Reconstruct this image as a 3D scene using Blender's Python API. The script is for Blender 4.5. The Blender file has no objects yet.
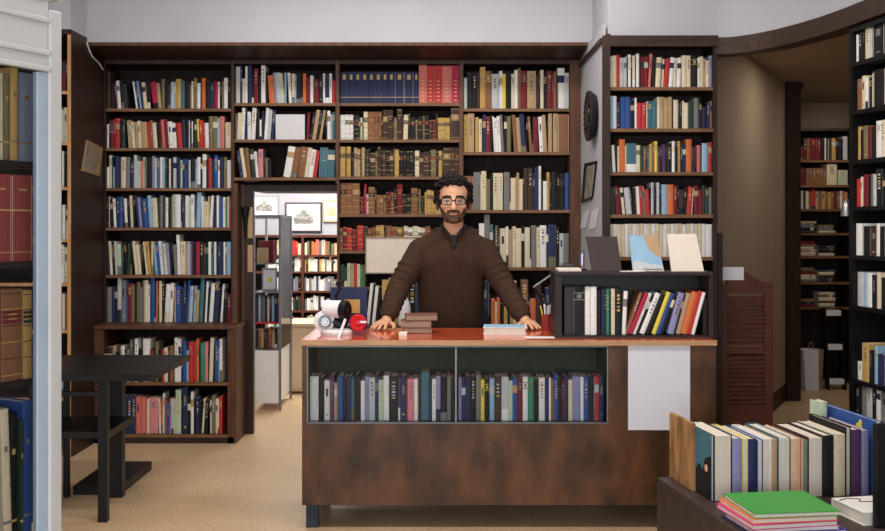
import bpy, bmesh, math, random, re
from mathutils import Vector, Matrix
R = math.radians
random.seed(7)
SC = bpy.context.scene
COL = SC.collection
F, CX, HY, CAMH = 1000.0, 442.5, 227.0, 1.45

def P(px, py, Y):
    return Vector(((px - CX) * Y / F, Y, CAMH - (py - HY) * Y / F))
def PX(px, Y): return (px - CX) * Y / F
def PZ(py, Y): return CAMH - (py - HY) * Y / F

# ------------------------------------------------------------------ materials
def lin(c):
    def f(v):
        v /= 255.0
        return v / 12.92 if v <= .04045 else ((v + .055) / 1.055) ** 2.4
    return (f(c[0]), f(c[1]), f(c[2]), 1)

MATS = {}
def mat(name, rgb, rough=.6, vary=.15, scale=30, stretch=(1, 1, 1), spec=.3, bump=0, metal=0, rgb2=None, detail=4, lo=.35, hi=.65, coat=0):
    if name in MATS: return MATS[name]
    m = bpy.data.materials.new(name); m.use_nodes = True
    nt = m.node_tree; N = nt.nodes; L = nt.links
    b = N['Principled BSDF']
    tc = N.new('ShaderNodeTexCoord'); mp = N.new('ShaderNodeMapping')
    mp.inputs['Scale'].default_value = stretch
    L.new(tc.outputs['Object'], mp.inputs['Vector'])
    nz = N.new('ShaderNodeTexNoise'); nz.inputs['Scale'].default_value = scale; nz.inputs['Detail'].default_value = detail
    L.new(mp.outputs['Vector'], nz.inputs['Vector'])
    rp = N.new('ShaderNodeValToRGB')
    a = lin(rgb)
    if rgb2: c = lin(rgb2)
    else: c = tuple(min(1, v * (1 + vary)) for v in a[:3]) + (1,); a = tuple(v * (1 - vary) for v in a[:3]) + (1,)
    rp.color_ramp.elements[0].color = a; rp.color_ramp.elements[1].color = c
    rp.color_ramp.elements[0].position = lo; rp.color_ramp.elements[1].position = hi
    L.new(nz.outputs['Fac'], rp.inputs['Fac']); L.new(rp.outputs['Color'], b.inputs['Base Color'])
    b.inputs['Roughness'].default_value = rough
    b.inputs['Specular IOR Level'].default_value = spec
    b.inputs['Metallic'].default_value = metal
    if coat: b.inputs['Coat Weight'].default_value = coat; b.inputs['Coat Roughness'].default_value = .08
    if bump:
        bp = N.new('ShaderNodeBump'); bp.inputs['Strength'].default_value = bump; bp.inputs['Distance'].default_value = .004
        L.new(nz.outputs['Fac'], bp.inputs['Height']); L.new(bp.outputs['Normal'], b.inputs['Normal'])
    MATS[name] = m
    return m

def glass_mat(name, tint, ior=1.14):
    m = bpy.data.materials.new(name); m.use_nodes = True
    nt = m.node_tree; N = nt.nodes; L = nt.links
    N.remove(N['Principled BSDF'])
    t = N.new('ShaderNodeBsdfTransparent'); t.inputs['Color'].default_value = tint
    g = N.new('ShaderNodeBsdfGlossy'); g.inputs['Roughness'].default_value = .02
    fr = N.new('ShaderNodeFresnel'); fr.inputs['IOR'].default_value = ior
    nz = N.new('ShaderNodeTexNoise'); nz.inputs['Scale'].default_value = 2
    ad = N.new('ShaderNodeMath'); ad.operation = 'MULTIPLY_ADD'; ad.inputs[1].default_value = .006; 
    L.new(nz.outputs['Fac'], ad.inputs[0]); L.new(fr.outputs['Fac'], ad.inputs[2])
    mx = N.new('ShaderNodeMixShader')
    L.new(ad.outputs[0], mx.inputs['Fac']); L.new(t.outputs[0], mx.inputs[1]); L.new(g.outputs[0], mx.inputs[2])
    L.new(mx.outputs[0], N['Material Output'].inputs['Surface'])
    MATS[name] = m
    return m

WOOD = mat('dark_walnut', (38, 24, 18), .45, rgb2=(56, 36, 26), scale=7, stretch=(6, 6, .8), bump=.05)
WOODH = mat('dark_walnut_boards', (44, 29, 21), .45, rgb2=(66, 43, 31), scale=7, stretch=(.8, 6, 6), bump=.05)
EDGE = mat('shelf_edge_wood', (108, 75, 50), .5, rgb2=(136, 98, 68), scale=9, stretch=(.6, 5, 5))
BACK = mat('case_back_board', (30, 20, 16), .7, rgb2=(44, 30, 24), scale=6, stretch=(5, 5, .7))
STILE = mat('brown_stile_wood', (76, 47, 31), .45, rgb2=(102, 66, 45), scale=7, stretch=(6, 6, .6), bump=.05)
PINE = mat('pale_pine_edge', (178, 132, 84), .5, rgb2=(205, 158, 106), scale=8, stretch=(5, 5, .7))
VENEER = mat('mottled_brown_veneer', (42, 25, 14), .38, rgb2=(116, 76, 46), scale=3.4, stretch=(2.2, 1.2, 1.1), detail=13, lo=.32, hi=.86, spec=.35)
VENTOP = mat('red_orange_polished_top', (190, 70, 36), .14, rgb2=(212, 94, 54), scale=5, stretch=(1, 4, 1), spec=.5, coat=.5)
EDGESTRIP = mat('counter_edge_band', (168, 126, 90), .4, rgb2=(192, 148, 108), scale=8, stretch=(.6, 5, 5))
GREEN = mat('dark_green_lining', (44, 54, 44), .7, rgb2=(54, 66, 54), scale=12)
ALU = mat('brushed_aluminium', (128, 130, 134), .45, vary=.08, scale=60, stretch=(.2, 4, 4), metal=.8)
BLACKW = mat('black_painted_wood', (10, 10, 11), .42, rgb2=(19, 19, 21), scale=14, stretch=(1, 4, 1))
ESP = mat('espresso_wood', (34, 25, 23), .45, rgb2=(46, 34, 31), scale=9, stretch=(1, 5, 1))
BLACK = mat('black_plastic', (16, 16, 18), .35, vary=.2, scale=20)
WHITEP = mat('white_plastic', (232, 232, 232), .35, vary=.03, scale=20)
REDP = mat('red_plastic', (205, 20, 30), .35, vary=.08, scale=20)
CHROME = mat('grey_steel', (150, 152, 155), .3, vary=.1, scale=30, metal=.9)
WALL = mat('white_plaster', (184, 184, 191), .9, vary=.03, scale=3, bump=.03)
WALLB = mat('beige_plaster', (172, 152, 130), .9, vary=.04, scale=3, bump=.03)
CEIL = mat('ceiling_plaster', (222, 222, 226), .9, vary=.02, scale=3)
CABW = mat('white_enamel_frame', (198, 200, 200), .4, vary=.03, scale=6)
CABB = mat('pale_blue_grey_frame', (168, 186, 204), .35, vary=.05, scale=6)
LENS = glass_mat('spectacle_lens', (.93, .95, .97, 1), 1.12)
GLASS = glass_mat('clear_glass', (.97, .98, .98, 1))
PAPER = mat('white_paper', (222, 221, 226), .8, vary=.02, scale=20)
CREAMP = mat('cream_paper', (228, 216, 200), .8, vary=.03, scale=20)
PAGES = mat('page_block', (214, 206, 190), .9, vary=.10, scale=40, stretch=(18, .4, .4))
OLDPAGES = mat('old_page_block', (150, 128, 108), .9, vary=.18, scale=40, stretch=(18, .4, .4))
BASEB = mat('skirting_wood', (52, 36, 28), .5, rgb2=(66, 46, 36), scale=7, stretch=(1, 6, 6))
LOUV = mat('red_brown_louvre_wood', (80, 42, 32), .45, rgb2=(98, 54, 42), scale=7, stretch=(1, 6, 6))
BEIGEC = mat('beige_laminate', (206, 186, 156), .5, vary=.04, scale=6)

def floor_mat():
    m = mat('speckled_beige_floor', (194, 164, 127), .4, rgb2=(216, 187, 151), scale=1.6, detail=8, lo=.3, hi=.7, spec=.3)
    nt = m.node_tree; N = nt.nodes; L = nt.links
    v = N.new('ShaderNodeTexNoise'); v.inputs['Scale'].default_value = 90; v.inputs['Detail'].default_value = 3
    tc = [n for n in N if n.type == 'TEX_COORD'][0]; L.new(tc.outputs['Object'], v.inputs['Vector'])
    r = N.new('ShaderNodeValToRGB'); r.color_ramp.elements[0].position = .38; r.color_ramp.elements[0].color = (.72, .69, .64, 1)
    r.color_ramp.elements[1].position = .55; r.color_ramp.elements[1].color = (1, 1, 1, 1)
    L.new(v.outputs['Fac'], r.inputs['Fac'])
    mx = N.new('ShaderNodeMix'); mx.data_type = 'RGBA'; mx.blend_type = 'MULTIPLY'; mx.inputs['Factor'].default_value = 1
    old = [n for n in N if n.type == 'VALTORGB'][0]
    b = N['Principled BSDF']
    L.new(old.outputs['Color'], mx.inputs['A']); L.new(r.outputs['Color'], mx.inputs['B']); L.new(mx.outputs['Result'], b.inputs['Base Color'])
    return m
FLOOR = floor_mat()

# book colours: code -> (plain name, rgb)
BC = {'k': ('black', (26, 25, 28)), 'g': ('charcoal', (52, 52, 58)), 'G': ('grey', (120, 120, 118)), 's': ('pale grey', (190, 194, 196)),
      'w': ('white', (232, 230, 226)), 'c': ('cream', (222, 206, 172)), 't': ('tan', (184, 150, 108)), 'b': ('brown', (142, 92, 56)),
      'd': ('dark brown', (70, 46, 36)), 'r': ('red', (200, 46, 44)), 'R': ('dark red', (124, 26, 36)), 'p': ('pink', (222, 128, 138)),
      'm': ('crimson', (192, 26, 70)), 'o': ('orange', (220, 108, 50)), 'y': ('yellow', (232, 206, 60)), 'u': ('ochre', (196, 154, 78)),
      'n': ('navy', (38, 48, 88)), 'B': ('blue', (44, 84, 160)), 'l': ('light blue', (140, 182, 214)), 'T': ('teal', (62, 112, 128)),
      'e': ('green', (52, 138, 100)), 'E': ('dark green', (44, 66, 50)), 'q': ('pale green', (184, 204, 170)), 'v': ('purple', (92, 54, 96)),
      'V': ('lavender', (140, 140, 186)), 'H': ('slate blue', (112, 126, 146)), 'D': ('brick red', (156, 62, 56)), 'S': ('salmon', (216, 110, 100)), 'x': ('olive', (122, 110, 74)), 'C': ('peach', (226, 176, 134))}
def bmat(code):
    n, rgb = BC[code]; g_ = .3 * rgb[0] + .59 * rgb[1] + .11 * rgb[2]; rgb = tuple(g_ + (v - g_) * .86 for v in rgb)
    return mat(n.replace(' ', '_') + '_book_cloth', rgb, .62, vary=.07, scale=45, bump=.03)
GILT = mat('gilt_lettering', (196, 164, 96), .45, vary=.2, scale=200)

# ------------------------------------------------------------------ mesh builder
class MB:
    def __init__(s): s.v = []; s.f = []; s.m = []; s.mats = []
    def mi(s, m):
        if m not in s.mats: s.mats.append(m)
        return s.mats.index(m)
    def add(s, vs, fs, m):
        o = len(s.v); k = s.mi(m)
        s.v += [tuple(v) for v in vs]
        for f in fs: s.f.append([i + o for i in f]); s.m.append(k)
        return s
    def box(s, x0, x1, y0, y1, z0, z1, m):
        if x0 > x1: x0, x1 = x1, x0
        if y0 > y1: y0, y1 = y1, y0
        if z0 > z1: z0, z1 = z1, z0
        vs = [(x0, y0, z0), (x1, y0, z0), (x1, y1, z0), (x0, y1, z0), (x0, y0, z1), (x1, y0, z1), (x1, y1, z1), (x0, y1, z1)]
        return s.add(vs, [[0, 3, 2, 1], [4, 5, 6, 7], [0, 1, 5, 4], [1, 2, 6, 5], [2, 3, 7, 6], [3, 0, 4, 7]], m)
    def prism(s, bot, top, m):
        n = len(bot)
        fs = [list(range(n))[::-1], list(range(n, 2 * n))] + [[i, (i + 1) % n, n + (i + 1) % n, n + i] for i in range(n)]
        return s.add(list(bot) + list(top), fs, m)
    def ring(s, a, b, prof, m, seg=14, up=None):      # lathe about the axis a->b, prof = [(t along in metres from a, radius)]
        a = Vector(a); b = Vector(b); ax = (b - a).normalized()
        u = ax.orthogonal().normalized(); w = ax.cross(u)
        vs = []; fs = []
        for t, r in prof:
            for k in range(seg):
                an = 2 * math.pi * k / seg
                vs.append(a + ax * t + (u * math.cos(an) + w * math.sin(an)) * r)
        n = len(prof)
        for i in range(n - 1):
            for k in range(seg):
                k2 = (k + 1) % seg
                fs.append([i * seg + k, i * seg + k2, (i + 1) * seg + k2, (i + 1) * seg + k])
        fs.append([k for k in range(seg)][::-1]); fs.append([(n - 1) * seg + k for k in range(seg)])
        return s.add(vs, fs, m)
    def cyl(s, a, b, r, m, seg=14, r2=None):
        return s.ring(a, b, [(0, r), ((Vector(b) - Vector(a)).length, r if r2 is None else r2)], m, seg)
    def capsule(s, a, ra, b, rb, m, seg=14):
        a = Vector(a); b = Vector(b); L = (b - a).length
        pr = []
        for i in range(7):
            th = -math.pi / 2 + .02 + (math.pi / 2 - .02) * i / 6; pr.append((ra * math.sin(th), ra * math.cos(th)))
        for i in range(7):
            th = (math.pi / 2 - .02) * i / 6; pr.append((L + rb * math.sin(th), rb * math.cos(th)))
        return s.ring(a, b, pr, m, seg)
    def ell(s, c, r, m, seg=16, rings=10):
        vs = []; fs = []
        for i in range(rings + 1):
            th = math.pi * (i + (.02 if i == 0 else -.02 if i == rings else 0)) / rings
            for k in range(seg):
                an = 2 * math.pi * k / seg
                vs.append((c[0] + r[0] * math.sin(th) * math.cos(an), c[1] + r[1] * math.sin(th) * math.sin(an), c[2] - r[2] * math.cos(th)))
        for i in range(rings):
            for k in range(seg):
                k2 = (k + 1) % seg
                fs.append([i * seg + k, i * seg + k2, (i + 1) * seg + k2, (i + 1) * seg + k])
        fs.append(list(range(seg))[::-1]); fs.append([rings * seg + k for k in range(seg)])
        return s.add(vs, fs, m)
    def tube(s, pts, r, m, seg=8):
        for a, b in zip(pts, pts[1:]): s.capsule(a, r, b, r, m, seg)
        return s
    def mesh(s, name):
        me = bpy.data.meshes.new(name); me.from_pydata(s.v, [], s.f)
        for m in s.mats: me.materials.append(m)
        me.polygons.foreach_set('material_index', s.m); me.update()
        return me

XF = {}   # name of an object -> its world matrix
def link(o, M, parent=None):
    COL.objects.link(o)
    if parent is not None:
        o.parent = parent
        o.matrix_local = XF[parent.name].inverted() @ M
    else: o.matrix_local = M
    XF[o.name] = M.copy()
    return o

def build(mb, name, parent=None, smooth=False, bevel=0, M=None):
    """link the builder as ONE mesh object; world coordinates unless M (then local)"""
    me = mb if isinstance(mb, bpy.types.Mesh) else mb.mesh(name)
    if M is None:
        if parent is None:
            xs = [v.co for v in me.vertices]
            c = Vector(((min(v.x for v in xs) + max(v.x for v in xs)) / 2, (min(v.y for v in xs) + max(v.y for v in xs)) / 2, min(v.z for v in xs)))
            M = Matrix.Translation(c)
        else: M = XF[parent.name].copy()
        me.transform(M.inverted())
    o = bpy.data.objects.new(name, me)
    link(o, M, parent)
    if smooth:
        me.polygons.foreach_set('use_smooth', [True] * len(me.polygons)); me.set_sharp_from_angle(angle=R(42))
    if bevel:
        b = o.modifiers.new('bevel', 'BEVEL'); b.width = bevel; b.segments = 2; b.limit_method = 'ANGLE'
    return o

def thing(name, label, cat, loc=(0, 0, 0), rz=0, group=None):
    o = bpy.data.objects.new(name, None); o.empty_display_size = .1
    link(o, Matrix.Translation(Vector(loc)) @ Matrix.Rotation(rz, 4, 'Z'))
    return tag(o, label, cat, group)
def tag(o, label, cat, group=None):
    o['label'] = label; o['category'] = cat
    if group: o['group'] = group
    return o
def struct(mb, name, **k):
    o = build(mb, name, None, **k); o['kind'] = 'structure'
    return o
def bx(*a): return MB().box(*a)

# ------------------------------------------------------------------ the room
# main hall: X -3.4..2.3(+), Y -2.6..7.3, ceiling 3.3 ; rooms behind on the left and on the right
struct(bx(-4.6, 5.2, -2.8, 12, -.1, 0, FLOOR), 'floor')
struct(bx(-3.6, 3.2, -2.8, 7.4, 3.3, 3.4, CEIL), 'ceiling')
struct(bx(-3.6, -3.5, -2.8, 7.4, 0, 3.3, WALL), 'wall_left')
struct(bx(3.1, 3.2, -2.8, 4.3, 0, 3.3, WALL), 'wall_right')
mb = MB().box(-3.6, 3.2, -2.8, -2.7, 0, .45, WALL).box(-3.6, 3.2, -2.8, -2.7, 2.75, 3.3, WALL)
for a, b in ((-3.6, -3.1), (-.15, .15), (2.7, 3.2)): mb.box(a, b, -2.8, -2.7, .45, 2.75, WALL)
struct(mb, 'wall_front')
# back wall with the passage on the left
mb = MB().box(-3.6, -1.47, 7.25, 7.35, 0, 3.3, WALL).box(-.70, 1.08, 7.25, 7.35, 0, 3.3, WALL).box(-1.47, -.70, 7.25, 7.35, 1.77, 3.3, WALL)
struct(mb, 'wall_back')
# plaster bulkhead above the cases (it steps forward over the left side case and the right case)
zc, zr = 2.66, 2.585
mb = MB().box(-2.34, 1.0, 6.57, 7.25, zc, 3.3, WALL).box(-3.5, -2.34, 6.29, 7.25, 2.695, 3.3, WALL)
struct(mb, 'wall_bulkhead')
# side of the niche: white strip that faces the left
struct(bx(.955, .971, 5.957, 7.25, 0, 2.655, WALL), 'wall_niche')
def arcpts():
    pts = [(1.0, 5.95), (1.62, 5.95), (1.72, 5.93), (1.82, 5.84), (1.91, 5.70), (1.985, 5.52), (2.04, 5.34), (2.08, 5.14)]
    d = Vector((.1375, -1)).normalized()
    pts.append((2.08 + d.x * 2.4, 5.14 + d.y * 2.4))
    return pts
def offset(pts, w):
    out = []
    for i, p in enumerate(pts):
        a = Vector(pts[max(0, i - 1)]); b = Vector(pts[min(len(pts) - 1, i + 1)])
        d = (b - a).normalized(); out.append((p[0] - d.y * w, p[1] + d.x * w))
    return out
def ribbon(pts, w, z0, z1, m):
    q = offset(pts, w); mb = MB(); n = len(pts)
    vs = [(x, y, z0) for x, y in pts] + [(x, y, z0) for x, y in q] + [(x, y, z1) for x, y in pts] + [(x, y, z1) for x, y in q]
    fs = []
    for i in range(n - 1):
        fs += [[i, i + 1, 2 * n + i + 1, 2 * n + i], [n + i + 1, n + i, 3 * n + i, 3 * n + i + 1], [i + 1, i, n + i, n + i + 1], [2 * n + i, 2 * n + i + 1, 3 * n + i + 1, 3 * n + i]]
    fs += [[0, 2 * n, 3 * n, n], [n - 1, 2 * n - 1, 4 * n - 1, 3 * n - 1]]
    return mb.add(vs, fs, m)
AP = arcpts()
struct(ribbon(AP, .14, 2.575, 3.3, WALL), 'wall_curved', smooth=True)
struct(bx(.985, .9995, 5.952, 6.57, 2.6, 3.3, WALL), 'wall_bulkhead_side')
FASC = [(1.62, 5.93)] + [(x - .015, y - .012) for x, y in AP[2:]]
struct(ribbon(FASC, .12, 2.475, 2.574, WOODH), 'trim_1', smooth=True)
# cornice over the back cases: thin pale top bead, sloping cove, bead
mb = MB()
x0, x1 = -2.325, .953
mb.prism([(x0, 6.575, 2.645), (x0, 6.90, 2.60), (x0, 6.93, 2.60), (x0, 6.93, 2.659), (x0, 6.575, 2.659)],
         [(x1, 6.575, 2.645), (x1, 6.90, 2.60), (x1, 6.93, 2.60), (x1, 6.93, 2.659), (x1, 6.575, 2.659)], WOODH)
mb.box(x0, x1, 6.56, 6.575, 2.64, 2.662, STILE)
struct(mb, 'trim_2')
struct(MB().box(.938, .9545, 5.958, 6.895, 2.548, 2.575, WOODH), 'trim_11')
# right passage: slanting beige wall, low ceiling, door frame, room beyond
A, Bq = Vector((1.70, 6.21)), Vector((2.90, 8.42))
d = (Bq - A).normalized(); nrm = Vector((-d.y, d.x)) * .1
mb = MB().prism([(A.x, A.y, 0), (Bq.x, Bq.y, 0), (Bq.x + nrm.x, Bq.y + nrm.y, 0), (A.x + nrm.x, A.y + nrm.y, 0)],
                [(A.x, A.y, 2.66), (Bq.x, Bq.y, 2.66), (Bq.x + nrm.x, Bq.y + nrm.y, 2.66), (A.x + nrm.x, A.y + nrm.y, 2.66)], WALLB)
struct(mb, 'wall_passage')
q = Vector((d.y, -d.x)) * .015
mb = MB().prism([(A.x + .0, A.y, 0), (Bq.x - .02, Bq.y - .02, 0), (Bq.x + q.x - .02, Bq.y + q.y - .02, 0), (A.x + q.x, A.y + q.y, 0)],
                [(A.x, A.y, .14), (Bq.x - .02, Bq.y - .02, .14), (Bq.x + q.x - .02, Bq.y + q.y - .02, .14), (A.x + q.x, A.y + q.y, .14)], BASEB)
struct(mb, 'baseboard_passage')
struct(bx(1.6, 5.2, 5.98, 10.2, 2.66, 2.74, WALLB), 'ceiling_passage')
struct(bx(2.2, 5.2, 5.30, 5.98, 2.62, 2.66, WALLB), 'ceiling_entry')
struct(bx(2.5, 5.2, 9.75, 9.85, 0, 2.66, WALLB), 'wall_rear_right')
struct(bx(5.1, 5.2, 4.2, 9.85, 0, 2.66, WALLB), 'wall_far_right')
struct(bx(3.1, 5.2, 4.2, 4.3, 0, 3.3, WALLB), 'wall_entry')
mb = MB().box(2.87, 2.985, 8.33, 8.47, 0, 2.625, WOOD).box(2.86, 3.0, 8.32, 8.48, 2.60, 2.65, WOOD)
struct(mb, 'trim_3')
# left back room
struct(bx(-4.6, .9, 10.9, 11.0, 0, 2.7, WALL), 'wall_rear_left')
struct(bx(-4.6, -4.5, 7.35, 10.9, 0, 2.7, WALL), 'wall_room_left')
struct(bx(.8, .9, 7.35, 10.9, 0, 2.7, WALL), 'wall_room_right')
struct(bx(-4.6, .9, 7.35, 11, 2.7, 2.8, CEIL), 'ceiling_back_room')
# passage lining: jamb panel on the left, lintel boards above
mb = MB().box(-1.452, -1.325, 7.0, 7.05, 0, 1.745, WOOD).box(-1.40, -1.385, 6.985, 7.0, 0, 1.745, STILE)
struct(mb, 'trim_4')
mb = MB().box(-1.325, -.715, 7.0, 7.36, 1.70, 1.745, WOOD)
for k in range(3): mb.box(-1.32, -.72, 7.38 + k * .25, 7.46 + k * .25, 1.70 + k * .015, 1.76 + k * .015, WOOD)
struct(mb, 'trim_5')

# ------------------------------------------------------------------ cases
def case(name, label, x0, x1, z0, z1, Y, depth, shelves, sw=.022, sm=WOOD, edge=EDGE, topm=WOODH, cat='bookcase', sides=(1, 1), plinth=0, th=.02, bm=BACK, M=None, top=True, sw2=None):
    """x0..x1 outer, shelves = z of shelf TOPS; built with its front on plane Y (or in the local frame M)"""
    if M is None: t = thing(name, label, cat, ((x0 + x1) / 2, Y + depth / 2, z0)); W = None
    else:
        c = M @ Vector(((x0 + x1) / 2, Y + depth / 2, z0)); t = thing(name, label, cat, c, M.to_euler().z); W = M
    def put(mb, nm, bev=0):
        me = mb.mesh(nm)
        if W is not None: me.transform(W)
        me.transform(XF[t.name].inverted())
        return build(me, nm, t, bevel=bev, M=XF[t.name].copy())
    sw2 = sw if sw2 is None else sw2
    if sides[0]: put(bx(x0, x0 + sw, Y, Y + depth, z0, z1, sm), 'side_panel')
    if sides[1]: put(bx(x1 - sw2, x1, Y, Y + depth, z0, z1, sm), 'side_panel')
    xa = x0 + (sw if sides[0] else 0); xb = x1 - (sw2 if sides[1] else 0)
    put(bx(xa, xb, Y + depth - .012, Y + depth - .001, z0, z1, bm), 'back_panel')
    if top: put(bx(xa, xb, Y, Y + depth - .012, z1 - .025, z1, topm), 'top_panel')
    for z in shelves:
        mb = bx(xa, xb, Y + .008, Y + depth - .013, z - th, z, topm); mb.box(xa, xb, Y, Y + .008, z - th, z, edge)
        put(mb, 'shelf')
    if plinth: put(bx(xa, xb, Y + .02, Y + .04, z0, z0 + plinth, sm), 'plinth')
    return t

YB = 6.90
zz = lambda y, Y=YB: PZ(y, Y)
# left bookcase on its ledge
case('bookcase', 'tall dark wooden bookcase of six shelves on the ledge behind the black table', -2.333, PX(232.5, YB), .79, 2.6, YB, .3,
     [zz(y) for y in (108.5, 148, 188, 227.5, 275)], sw=.010)
# low cabinet with ledge below it
YL = 6.70
t = case('low_bookcase', 'low protruding bookcase with two shelves behind the black table', -2.333, PX(236.5, YL), 0, .765, YL, .5,
     [PZ(382.5, YL), PZ(434.5, YL)], sw=.06, sm=STILE, top=False)
build(bx(-2.3345, PX(236.5, YL) + .01, YL - .02, YL + .5, .765, .79, STILE), 'ledge', t, bevel=.004)
build(bx(PX(92, YL), PX(234, YL), YL + .0, YL + .04, 0, PZ(434.5, YL) - .02, WOOD), 'plinth', t)
# bookcase above the doorway
case('doorway_bookcase', 'dark bookcase of three shelves above the doorway to the bright back room', PX(232.5, YB), PX(337, YB), 1.752, 2.6, YB, .3,
     [zz(y) for y in (103, 139.5, 177.5)], sw=.010, sw2=.010, sm=STILE)
# stile on the left of the doorway
build(bx(PX(232.5, YB), PX(237.5, YB), YB, YB + .35, 0, 1.752, STILE), 'door_post').__setitem__('kind', 'structure')
case('central_bookcase', 'central dark bookcase holding gilt leather volumes, left of the man\'s head', PX(337, YB), PX(461.5, YB), .79, 2.6, YB, .3,
     [zz(y) for y in (103, 139.5, 176.5, 214, 250.5, 287)], sw=.016, sm=STILE)
case('right_back_bookcase', 'dark bookcase behind the man\'s shoulder ending at a wide brown stile', PX(461.5, YB), .954, .79, 2.6, YB, .3,
     [zz(y) for y in (108.5, 152, 210, 267.5)], sw=.012, sw2=.075, sm=STILE)
t = case('low_cabinet', 'low dark cabinet with a ledge behind the man', PX(337, YL), .953, 0, .765, YL, .5, [.38], sw=.05, sm=STILE, top=False)
build(bx(PX(337, YL), .953, YL - .02, YL + .5, .765, .79, STILE), 'ledge', t, bevel=.004)
for k in range(3):
    xa = PX(337, YL) + .03 + k * .54
    build(bx(xa, xa + .52, YL - .018, YL - .002, .06, .74, WOOD), 'door', t, bevel=.004)
# right case
YR = 5.93
case('right_bookcase', 'dark bookcase beside the white wall strip, behind the display books', .973, PX(717.5, YR), 0, zr - .012, YR, .26,
     [PZ(y, YR) for y in (87, 128.5, 172, 214.5, 257, 330, 390)], sw=.018, sw2=.026)
build(bx(.946, .99, YR - .03, YR - .001, 0, PZ(47, YR) - .001, WOOD), 'trim_9')['kind'] = 'structure'
build(bx(PX(602, YR), PX(717, YR), YR - .03, YR - .001, PZ(47, YR), zr - .004, WOODH), 'trim_7')['kind'] = 'structure'
# left side case facing the room with its tall flank
YS = 6.29
case('side_bookcase', 'tall bookcase with pale pine edges between the glass cabinet and its dark flank', -3.3, -2.335, 0, 2.69, YS, .93,
     [PZ(y, YS) for y in (91, 142, 187, 239, 283, 330, 398)], sw=.02, sw2=.020, sm=WOOD, edge=PINE)
build(bx(-2.357, -2.336, YS - .006, YS - .0005, 0, 2.66, PINE), 'trim_8')['kind'] = 'structure'

# ------------------------------------------------------------------ books
BOOKS = []
def parse(s):
    out = []
    for a, w, h, ln, an in re.findall(r'([a-zA-Z_])([\d.]+)(?:\^([\d.]+))?(?:([<>])([\d.]+))?', s):
        out.append([a, float(w), float(h) if h else None, (1 if ln == '>' else -1) * float(an) if ln else 0.0])
    return out
def rect(w, h, th):
    c, s = math.cos(th), math.sin(th); z0 = w / 2 * abs(s)
    return [(x * c + z * s, -x * s + z * c + z0) for x, z in ((-w / 2, 0), (w / 2, 0), (w / 2, h), (-w / 2, h))]
def span(poly, z):
    xs = []
    for i in range(4):
        (xa, za), (xb, zb) = poly[i], poly[(i + 1) % 4]
        if abs(za - zb) < 1e-9:
            if abs(za - z) < 1e-6: xs += [xa, xb]
        elif min(za, zb) - 1e-9 <= z <= max(za, zb) + 1e-9: xs.append(xa + (xb - xa) * (z - za) / (zb - za))
    return (min(xs), max(xs)) if xs else None
NS = 14
def pack(items, x0, k, hmax, gap=.0006):
    prof = [x0] * NS; out = []
    for it in items:
        w = it['w'] * k
        if it['gap']: prof = [max(prof) + w] * NS; continue
        poly = rect(w, it['h'], it['a']); sh = -1e9
        for i in range(NS):
            z = .0005 + hmax * i / (NS - 1); sp = span(poly, z)
            if sp: sh = max(sh, prof[i] - sp[0])
        sp0 = min(p[0] for p in poly); sh = max(sh, x0 - sp0) + gap
        for i in range(NS):
            z = .0005 + hmax * i / (NS - 1); sp = span(poly, z)
            if sp: prof[i] = max(prof[i], sp[1] + sh)
        out.append((it, sh, w))
    return out, max(prof)

def row(shelf, M, x0, x1, z, s, mpp, hpx, dmin=.11, dmax=.15, flags='', y0=.02, jit=1.5):
    """M: frame (local x along the row, y away from the viewer). x0,x1 in metres; token widths/heights in photo px * mpp"""
    rng = random.Random(shelf + s)
    items = []
    for c, w, h, a in parse(s):
        hh = (h if h else hpx + rng.uniform(-2 * jit, jit)) * mpp
        items.append(dict(c=c, w=w * mpp, h=hh, a=R(a), gap=c == '_'))
    hmax = max(i['h'] for i in items if not i['gap']) + .001
    lo, hi = .25, 3.0
    for _ in range(22):
        k = (lo + hi) / 2
        _, e = pack(items, x0, k, hmax)
        if e > x1: hi = k
        else: lo = k
    pl, e = pack(items, x0, lo, hmax)
    recs = []
    for it, cx, w in pl:
        th = it['a']; zoff = w / 2 * abs(math.sin(th))
        loc = Vector((cx, y0 + rng.uniform(0, .012), z + zoff + .0004))
        T = M @ Matrix.Translation(loc) @ Matrix.Rotation(th, 4, 'Y')
        recs.append(dict(c=it['c'], w=w, h=it['h'], d=rng.uniform(dmin, dmax), M=T, shelf=shelf, rng=rng.random(), flags=flags, a=th))
    for c in set(r['c'] for r in recs):
        L = [r for r in recs if r['c'] == c]
        for i, r in enumerate(L): r['ord'] = i; r['tot'] = len(L)
    ws = sorted(r['w'] for r in recs); md = ws[len(ws) // 2]
    hs = max(r['h'] for r in recs)
    for r in recs:
        r['adj'] = 'thick' if r['w'] > 1.7 * md else 'slim' if r['w'] < .6 * md else 'leaning' if abs(r['a']) > R(7) else ''
    BOOKS.extend(recs)
def frow(shelf, xa, xb, yb, s, hpx, Y=YB, **k):
    y0 = k.get('y0', .02); Yb = Y + y0
    row(shelf, Matrix.Translation((0, Y, 0)), PX(xa, Yb), PX(xb, Yb), PZ(yb, Y), s, Yb / F, hpx, **k)
LB = 'left bookcase'
frow('top shelf of ' + LB, 106.5, 230.6, 108.5, "d3^38 k4 R2<4^32 w3<4^32 k3<4^31 g3<4^31 _5 w1.5<8^26 n2<8^28 l2<8 n2<8 c3<6^28 k3 m5<7^31 t3<5^28 x3^30 k3 g3 s2.5^27 l2^27 u5^30 T3.5^28 k5 b1.5^24 c2 x3^31 w3.5^26 k1 o3.5^31 k4^27 n4 R2^28 m2^27 w1.5^27 k2 x2 w3.5^31 k3", 27)
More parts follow.
